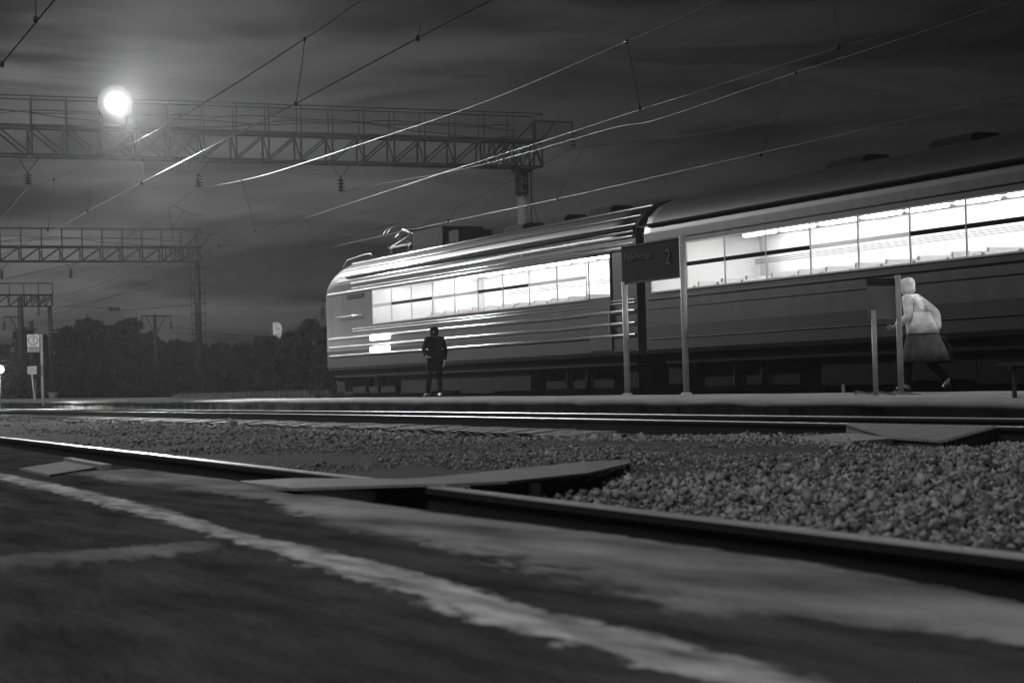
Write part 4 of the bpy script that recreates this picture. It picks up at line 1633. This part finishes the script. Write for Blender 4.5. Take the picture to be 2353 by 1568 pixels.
stand = dict(pelvis=V(0, 0, .93), waist=V(0, .0, 1.08), chest=V(0, -.01, 1.3), neck0=V(0, -.01, 1.45), neck=V(0, .0, 1.5), jaw=V(0, .025, 1.56), head=V(0, .015, 1.63), crown=V(0, 0, 1.7), face=V(0, .12, 1.6),
             hipl=V(-.09, 0, .88), hipr=V(.09, 0, .88), kneel=V(-.1, .01, .49), kneer=V(.14, .09, .5), ankl=V(-.1, -.03, .09), ankr=V(.2, .02, .09), toel=V(-.13, .12, .035), toer=V(.27, .15, .035),
             shl=V(-.19, -.01, 1.4), shr=V(.19, -.01, 1.4), ell=V(-.25, -.03, 1.12), elr=V(.28, -.09, 1.14), wrl=V(-.24, .06, .88), wrr=V(.2, .09, 1.0), palml=V(-.24, .09, .8), palmr=V(.14, .15, .97), hem=V(0, 0, .72))
p1 = at(1003, 911, 0, 18.0)
p1z = plat_z(p1.y)
person((17.9, p1.y - .2, p1z), 2.6, .98, stand, dict(trousers=M['cloth_dark'], jacket=M['cloth_dark'], hood=M['cloth_dark'], hem_r=.185, coat_tail=(M['cloth_dark'], [((0, -.005, 1.15), .2, .15), ((0, 0, .95), .21, .165), ((0, 0, .75), .22, .18), ((0, 0, .62), .225, .185)])), 'person in a long black hooded coat standing on the platform before the train headlamps')

walk = dict(pelvis=V(0, 0, .92), waist=V(0, .05, 1.07), chest=V(0, .13, 1.28), neck0=V(0, .18, 1.42), neck=V(0, .21, 1.47), jaw=V(0, .25, 1.52), head=V(0, .255, 1.59), crown=V(0, .25, 1.66), face=V(0, .37, 1.55),
            hipl=V(-.09, 0, .87), hipr=V(.09, 0, .87), kneel=V(-.1, .2, .5), kneer=V(.1, -.02, .47), ankl=V(-.1, .24, .1), ankr=V(.1, -.33, .17), toel=V(-.11, .4, .05), toer=V(.11, -.25, .05),
            shl=V(-.19, .15, 1.37), shr=V(.19, .13, 1.37), ell=V(-.26, .12, 1.1), elr=V(.28, -.12, 1.15), wrl=V(-.22, .33, .98), wrr=V(.26, -.14, .9), palml=V(-.2, .41, .95), palmr=V(.26, -.13, .81), hem=V(0, .0, .84), skirt_hem=V(0, .02, .56))
Yp = 25.2
p2 = at(2124, 898, 1, Yp)
pr, Tp = person((p2.x, Yp, plat_z(Yp)), .6, 1.04, walk, dict(trousers=M['cloth_dark'], jacket=M['cloth_pale'], hood=M['cloth_pale'], hem_r=.2, coat_tail=(M['cloth_pale'], [((0, .07, 1.17), .21, .175), ((0, .03, 1.0), .245, .21), ((0, .0, .86), .26, .23)]), skirt=(M['cloth_mid'], [((0, .01, .95), .2, .18), ((0, 0, .8), .25, .25), ((0, -.01, .62), .28, .32), ((0, -.02, .45), .29, .37)])), 'person in a pale hooded jacket and grey skirt walking past the notice frame')
# bag in the trailing hand
mb = MB()
prof = [(-.2, 0), (-.22, .04), (-.2, .26), (-.16, .3), (.16, .3), (.2, .26), (.22, .04), (.2, 0)]
n = len(prof)
vs = [Vector((.27 + dx, y * .9 - .13, z + .42)) for dx in (-.06, .06) for y, z in prof]
vs = [Tp @ v for v in vs]
mb.add(vs, [tuple(range(n))[::-1], tuple(range(n, 2 * n))] + [(i, (i + 1) % n, n + (i + 1) % n, n + i) for i in range(n)])
bag = empty('handbag', tuple(Tp @ Vector((.27, -.13, .42))), 'dark handbag hanging from the hand of the person in the pale jacket', 'bag')
mb.build('bag_body', M['cloth_dark'], bag)
mb = MB()
mb.tube([Tp @ Vector((.27, -.13 + .12 * math.cos(t), .72 + .11 * math.sin(t))) for t in np.linspace(0, PI, 9)], .009, 6)
mb.build('handle', M['cloth_mid'], bag)

# ------------------------------------------------------------------ far poles
def pole(px, ptop, Y, arm, label, r=.15, thick=0):
    t = at(px, ptop, 1, Y)
    root = empty('line_pole', (t.x, Y, -.3), label, 'pole', 'line poles by the trees')
    mb = MB()
    mb.tube([(t.x, Y, t.z), (t.x + .1, Y, -.4)], [r, r * 1.35], 12)
    mb.build('pole', M['steel'], root)
    if arm:
        l, rr_, pz = arm
        a, b = at(l, pz, 1, Y), at(rr_, pz, 1, Y)
        mb = MB()
        mb.bar((a.x, Y - .2, a.z), (b.x, Y - .2, b.z), .11)
        for e in (a, b):
            if abs(e.x - t.x) > .5:
                mb.bar((t.x + (e.x - t.x) * .65, Y - .2, e.z), (t.x, Y - .2, e.z - 1.7), .08)
        mb.build('crossarm', M['steel'], root)
        for e in (a, b):
            if abs(e.x - t.x) > .5:
                mb = MB()
                mb.tube([(e.x, Y - .2, e.z), (e.x, Y - .2, e.z - 1.0)], .03, 6)
                for k in range(4):
                    mb.lathe((e.x, Y - .2, e.z - .55 - k * .18), [(.04, .07), (.15, .02), (.15, -.01), (.04, -.05)], 10)
                mb.build('insulator', M['glassware'], root)
    return root


pole(355, 722, 172, (323, 391, 726), 'dark pole with a two armed crossarm rising above the round bushes')
pole(46, 682, 175, (8, 46, 728), 'thick dark pole with one arm reaching to the frame edge, above the notice sign', .24)
pole(71, 737, 178, None, 'short dark pole top right of the thick one-armed pole', .22)
pole(766, 690, 120, (738, 790, 691), 'pole crossarm peeping out behind the nose of the train', .12)
# odd fittings on the pole tops
for px, py, Y, nm in ((71, 757, 177.5, 'short pole'),):
    c = at(px, py, 1, Y)
    mb = MB()
    mb.lathe(c, [(.3, -.1), (.62, -.03), (.62, .05), (.3, .12)], 12)
    tag(mb.build('pole_collar', M['steel']), 'dark round collar clamped on the short pole top', 'collar')

# ------------------------------------------------------------------ floodlit tower far behind
Yt = 600
a, b = at(632, 740, 1, Yt), at(648, 772, 1, Yt)
tw = empty('distant_tower', ((a.x + b.x) / 2, Yt, -.4), 'tiny floodlit white tower with a curved top peeping over the trees', 'tower')
x0, x1, zt_ = a.x, b.x, a.z
w_ = x1 - x0
out = [(x0, -.4), (x1 - w_ * .1, -.4), (x1 - w_ * .1, zt_ - w_ * 1.25), (x1, zt_ - w_ * 1.25)]
for i in range(9):
    t = i / 8 * PI / 2
    out.append((x0 + w_ * .15 + w_ * .85 * math.cos(t), zt_ - w_ * .9 + w_ * .9 * math.sin(t)))
out.append((x0, zt_))
mb = MB()
n = len(out)
mb.add([(x, Yt, z) for x, z in out] + [(x, Yt + 2.5, z) for x, z in out], [tuple(range(n)), tuple(range(n, 2 * n))[::-1]] + [(i, (i + 1) % n, n + (i + 1) % n, n + i) for i in range(n)])
mb.build('shaft', M['tower'], tw)  # floodlighting put into the stone as its own glow
for xx in (.32, .6):
    for zz in (.95, 1.75, 2.6):
        mb = MB()
        mb.box(x0 + w_ * xx - .13, x0 + w_ * xx + .13, Yt - .05, Yt + .02, zt_ - w_ * zz - .25, zt_ - w_ * zz + .15)
        mb.build('window', M['tower_dark'], tw)

# ------------------------------------------------------------------ trees and bushes
def leaf_quads(centres, size):
    n = len(centres)
    d1 = rng.normal(size=(n, 3))
    d1 /= np.linalg.norm(d1, axis=1)[:, None]
    d2 = np.cross(d1, rng.normal(size=(n, 3)))
    d2 /= np.linalg.norm(d2, axis=1)[:, None]
    s = size * rng.uniform(.5, 1.2, (n, 1))
    v = np.stack([centres - d1 * s, centres + d2 * s * .5, centres + d1 * s, centres - d2 * s * .5], 1)
    return v.reshape(-1, 3), (np.arange(n)[:, None] * 4 + np.arange(4)[None])


def tree(px, ptop, half, Y, label, low=.1, n=4200, name='tree', leaf=.34):
    t = at(px, ptop, 1, Y)
    e = at(px + half, ptop, 1, Y)
    R_ = abs(e.x - t.x) * 1.2
    H = t.z + .3
    root = empty(name, (t.x, Y, -.35), label, 'tree' if name == 'tree' else 'bush', 'trees and bushes behind the tracks')
    clumps = []
    k = 42
    for i in range(k):
        u = random.random()
        zc_ = H * (low + (.93 - low) * u ** .8)
        prof_ = math.sin(PI * min(1, (zc_ / H) * .62 + .33)) ** .6
        rr_ = R_ * prof_ * random.uniform(.25, .85)
        a_ = random.uniform(0, 2 * PI)
        cr = random.uniform(.11, .27) * min(R_, H * .5)
        clumps.append((rr_ * math.cos(a_), rr_ * math.sin(a_), min(zc_, H - cr * .75), cr))
    clumps.append((0, 0, H - .3 * min(R_, H * .5), .3 * min(R_, H * .5)))
    per = n // len(clumps)
    cs = []
    for cx_, cy_, cz_, cr in clumps:
        d = rng.normal(size=(per, 3))
        d /= np.linalg.norm(d, axis=1)[:, None]
        rad = cr * rng.uniform(.25, 1.12, (per, 1)) ** .5
        rad[rng.uniform(size=(per, 1)) < .14] *= 1.45
        cs.append(np.array([[t.x + cx_, Y + cy_, cz_ - .35]]) + d * rad * np.array([[1.1, 1.1, .9]]))
    cs = np.concatenate(cs)
    cs[:, 2] = np.maximum(cs[:, 2], -.2)
    v, f = leaf_quads(cs, leaf)
    mesh_np('crown', v, f, M['leaf'], root)
    mb = MB()
    mb.tube([(t.x, Y, -.5), (t.x + .1, Y, H * .4), (t.x, Y, H * .75)], [.05 * R_ + .08, .04 * R_ + .06, .05], 8)
    for cx_, cy_, cz_, cr in clumps[:8]:
        mb.tube([(t.x + .05, Y, max(.3, cz_ * .5)), (t.x + cx_ * .9, Y + cy_ * .9, cz_ - .3)], [.09, .03], 5)
    mb.build('trunk', M['bark'], root)
    return root


TR = [(8, 790, 40, 205, 'dark tree at the frame edge behind the glowing path lamp'),
      (52, 752, 40, 210, 'pointed dark tree behind the thick one-armed pole'),
      (100, 770, 34, 200, 'low dark tree just behind the tall white notice sign'),
      (158, 748, 46, 196, 'rounded dark tree beside the mast of the farthest gantry'),
      (205, 728, 62, 200, 'tallest broad round tree between the far mast and the crossarm pole'),
      (252, 745, 40, 204, 'dark tree joining the broad round tree and the one by the crossarm pole'),
      (302, 728, 44, 192, 'narrow topped dark tree just beside the crossarm pole'),
      (345, 762, 40, 190, 'dark tree right behind the crossarm pole'),
      (400, 782, 44, 186, 'low dark tree between the crossarm pole and the banded mast'),
      (455, 785, 40, 180, 'low dark tree behind the banded mast'),
      (505, 790, 42, 176, 'flat topped dark tree right of the banded mast'),
      (560, 788, 44, 172, 'dark tree in the dip of the tree line, middle of the gap'),
      (614, 772, 40, 160, 'dark tree just left of the floodlit tower'),
      (666, 760, 36, 135, 'dark tree just right of the floodlit tower'),
      (712, 731, 44, 128, 'tall dark tree close to the nose of the train'),
      (752, 748, 34, 124, 'dark tree half hidden behind the nose of the train'),
      (800, 742, 40, 130, 'dark tree hidden behind the train nose except for its edge')]
for px, pt_, hw, Y, lab in TR[:-1]:
    tree(px, pt_, hw, Y, lab, n=5200, leaf=.36 if Y > 150 else .28)
BU = [(30, 838, 46, 170, 'low bush under the trees behind the path lamp'), (120, 846, 50, 168, 'low bush behind the foot of the far mast'), (200, 838, 56, 166, 'low bush in front of the broad round tree'),
      (285, 842, 52, 164, 'low bush in front of the crossarm pole'), (370, 846, 52, 160, 'low bush left of the banded mast'), (450, 848, 48, 150, 'low bush behind the foot of the banded mast'),
      (530, 846, 52, 146, 'low bush behind the pale tall grass, right of the banded mast'), (610, 842, 50, 140, 'low bush behind the pale grass under the floodlit tower'), (690, 838, 46, 112, 'low bush between the pale grass and the train nose'), (750, 846, 30, 106, 'low bush under the nose of the train')]
for px, pt_, hw, Y, lab in BU:
    tree(px, pt_, hw, Y, lab, low=.02, n=3600, name='bush', leaf=.3)

# tall pale grass on the verge and weeds by the train
def blades(name, n, area, hgt, w, m, keep=None):
    x0, x1, y0, y1 = area
    x = rng.uniform(x0, x1, n)
    y = rng.uniform(y0, y1, n)
    if keep is not None:
        k_ = keep(x, y)
        x, y = x[k_], y[k_]
        n = len(x)
    z = np.full(n, -.15)
    h = hgt * rng.uniform(.45, 1.15, n)
    a = rng.uniform(0, 2 * PI, n)
    lean = rng.normal(0, .16, (n, 2)) * h[:, None]
    bx, by = np.cos(a) * w, np.sin(a) * w
    v = np.stack([np.stack([x - bx, y - by, z], 1), np.stack([x + bx, y + by, z], 1), np.stack([x + lean[:, 0] * .5 + bx * .7, y + lean[:, 1] * .5 + by * .7, z + h * .6], 1), np.stack([x + lean[:, 0], y + lean[:, 1], z + h], 1)], 1)
    return mesh_np(name, v.reshape(-1, 3), np.arange(n)[:, None] * 4 + np.arange(4)[None], m)


o = blades('tall_grass', 30000, (19, 34, 64, 104), .55, .022, M['grass'], lambda x, y: (x / y > .262) & (x / y < .345))
tag(o, 'tall pale dry grass growing on the verge behind the platform', kind='stuff')
o = blades('tall_grass', 9000, (19, 45, 104, 150), .35, .03, M['weed'])
tag(o, 'dark low grass on the verge under the bushes', kind='stuff')
for px, ptop, Y, lab in ((722, 872, 66, 'tall leafy weed in the pale grass, left of the train nose'), (738, 884, 63, 'bushy dark weed right beside the first tall weed near the train nose'), (782, 868, 61, 'spindly weed directly below the leading end of the train'), (760, 888, 62.5, 'low weed between the bushy weed and the spindly weed')):
    t = at(px, ptop, 1, Y)
    mb = MB()
    for k in range(9):
        a = random.uniform(0, 2 * PI)
        s = random.uniform(.1, .3)
        top_ = Vector((t.x + s * math.cos(a), Y + s * math.sin(a), -.15 + (t.z + .15) * random.uniform(.6, 1)))
        b_ = Vector((t.x + .2 * s * math.cos(a), Y, -.2))
        mb.tube([b_, (b_ + top_) / 2 + Vector((.02, 0, .03)), top_], [.012, .008, .004], 5)
        for q in range(12):
            f = random.uniform(.25, 1)
            c = b_.lerp(top_, f)
            d = Vector((random.gauss(0, 1), random.gauss(0, 1), random.gauss(.3, .5))).normalized() * random.uniform(.07, .14)
            w = d.cross(Vector((random.gauss(0, 1), random.gauss(0, 1), 1))).normalized() * d.length * .22
            mb.add([c, c + d * .5 + w, c + d, c + d * .5 - w], [(0, 1, 2, 3)])
    tag(mb.build('weed', M['weed'], fix=False), lab, 'weed', 'weeds by the train nose')

# ------------------------------------------------------------------ air
mb = MB()
mb.box(-120, 520, -30, 640, -1.6, 60)
hz = mb.build('haze', [])
m = bpy.data.materials.new('night_haze')
m.use_nodes = True
nt = m.node_tree
nt.nodes.remove(nt.nodes['Principled BSDF'])
pv = nt.nodes.new('ShaderNodeVolumePrincipled')
pv.inputs['Color'].default_value = (.8, .8, .8, 1)
pv.inputs['Density'].default_value = .0005
pv.inputs['Anisotropy'].default_value = .6
nt.links.new(pv.outputs[0], nt.nodes['Material Output'].inputs['Volume'])
hz.data.materials.append(m)
hz['kind'] = 'stuff'

# ------------------------------------------------------------------ sky and sun
SUN_EL, SUN_AZ = math.radians(50), math.radians(238)      # azimuth measured from +Y towards +X
w = bpy.data.worlds.new('World')
scene.world = w
w.use_nodes = True
nt = w.node_tree
N, L = nt.nodes, nt.links
bg = N['Background']
sky = N.new('ShaderNodeTexSky')
sky.sky_type = 'NISHITA'
sky.sun_disc = False
sky.sun_elevation = SUN_EL
sky.sun_rotation = SUN_AZ
bw = N.new('ShaderNodeRGBToBW')
L.new(sky.outputs[0], bw.inputs[0])
tc = N.new('ShaderNodeTexCoord')
# sky painted brighter on the lamp's side, its haze glow included: falls off with the angle from its direction
gd = (at(100, 330, 1, 100) - CAM).normalized()
dot = N.new('ShaderNodeVectorMath'); dot.operation = 'DOT_PRODUCT'
dot.inputs[1].default_value = gd
L.new(tc.outputs['Generated'], dot.inputs[0])
ac = N.new('ShaderNodeMath'); ac.operation = 'ARCCOSINE'; ac.use_clamp = False
L.new(dot.outputs['Value'], ac.inputs[0])
dv = N.new('ShaderNodeMath'); dv.operation = 'MULTIPLY'; dv.inputs[1].default_value = -1 / .145
L.new(ac.outputs[0], dv.inputs[0])
ex = N.new('ShaderNodeMath'); ex.operation = 'EXPONENT'
L.new(dv.outputs[0], ex.inputs[0])
gl = N.new('ShaderNodeMath'); gl.operation = 'MULTIPLY_ADD'; gl.inputs[1].default_value = .62; gl.inputs[2].default_value = .02
L.new(ex.outputs[0], gl.inputs[0])
# streaky clouds on a flat layer overhead
sp = N.new('ShaderNodeSeparateXYZ'); L.new(tc.outputs['Generated'], sp.inputs[0])
hd = N.new('ShaderNodeVectorMath'); hd.operation = 'DOT_PRODUCT'; hd.inputs[1].default_value = R0
L.new(tc.outputs['Generated'], hd.inputs[0])
cb = N.new('ShaderNodeCombineXYZ'); L.new(hd.outputs['Value'], cb.inputs[0]); L.new(sp.outputs['Z'], cb.inputs[1])


def cloud(rot, scl, loc, dist, det, rough):
    mp = N.new('ShaderNodeMapping'); mp.inputs['Rotation'].default_value = (0, 0, rot); mp.inputs['Scale'].default_value = scl
    mp.inputs['Location'].default_value = loc
    L.new(cb.outputs[0], mp.inputs['Vector'])
    nz = N.new('ShaderNodeTexNoise'); nz.inputs['Scale'].default_value = 1; nz.inputs['Detail'].default_value = det; nz.inputs['Roughness'].default_value = rough; nz.inputs['Distortion'].default_value = dist
    L.new(mp.outputs[0], nz.inputs['Vector'])
    return nz.outputs['Fac']


ca = cloud(-.06, (7, 42, 1), (2.2, 5.1, 0), 1.1, 8, .62)
cc_ = cloud(-.1, (4, 17, 1), (8.3, 1.4, 0), .8, 5, .55)
nz = N.new('ShaderNodeMath'); nz.operation = 'ADD'
L.new(ca, nz.inputs[0]); L.new(cc_, nz.inputs[1])
hf = N.new('ShaderNodeMath'); hf.operation = 'MULTIPLY'; hf.inputs[1].default_value = .5; L.new(nz.outputs[0], hf.inputs[0])
cr_ = N.new('ShaderNodeMapRange'); cr_.inputs['From Min'].default_value = .42; cr_.inputs['From Max'].default_value = .6; cr_.inputs['To Min'].default_value = .3; cr_.inputs['To Max'].default_value = 2.1
L.new(hf.outputs[0], cr_.inputs['Value'])
m1_ = N.new('ShaderNodeMath'); m1_.operation = 'MULTIPLY'; L.new(gl.outputs[0], m1_.inputs[0]); L.new(cr_.outputs[0], m1_.inputs[1])
m2_ = N.new('ShaderNodeMath'); m2_.operation = 'MULTIPLY'; L.new(m1_.outputs[0], m2_.inputs[0]); L.new(bw.outputs[0], m2_.inputs[1])
L.new(m2_.outputs[0], bg.inputs['Color'])
bg.inputs['Strength'].default_value = .03

sd = bpy.data.lights.new('station_light', 'SUN')  # stands for unseen station lights behind the camera, as one broad source
sd.energy = 1.1
sd.angle = math.radians(22)
so = bpy.data.objects.new('station_light', sd)
d = Vector((math.sin(SUN_AZ) * math.cos(SUN_EL), math.cos(SUN_AZ) * math.cos(SUN_EL), math.sin(SUN_EL)))
so.rotation_euler = (-d).to_track_quat('-Z', 'Y').to_euler()
COL.objects.link(so)

# ------------------------------------------------------------------ render
scene.view_settings.view_transform = 'Standard'
scene.view_settings.look = 'None'
scene.view_settings.exposure = 0
scene.view_settings.gamma = 1
scene.view_settings.use_curve_mapping = False
scene.cycles.use_denoising = True
scene.cycles.max_bounces = 6
scene.cycles.diffuse_bounces = 3
scene.cycles.glossy_bounces = 3
scene.cycles.volume_bounces = 0
scene.cycles.transparent_max_bounces = 10
scene.cycles.sample_clamp_indirect = 3
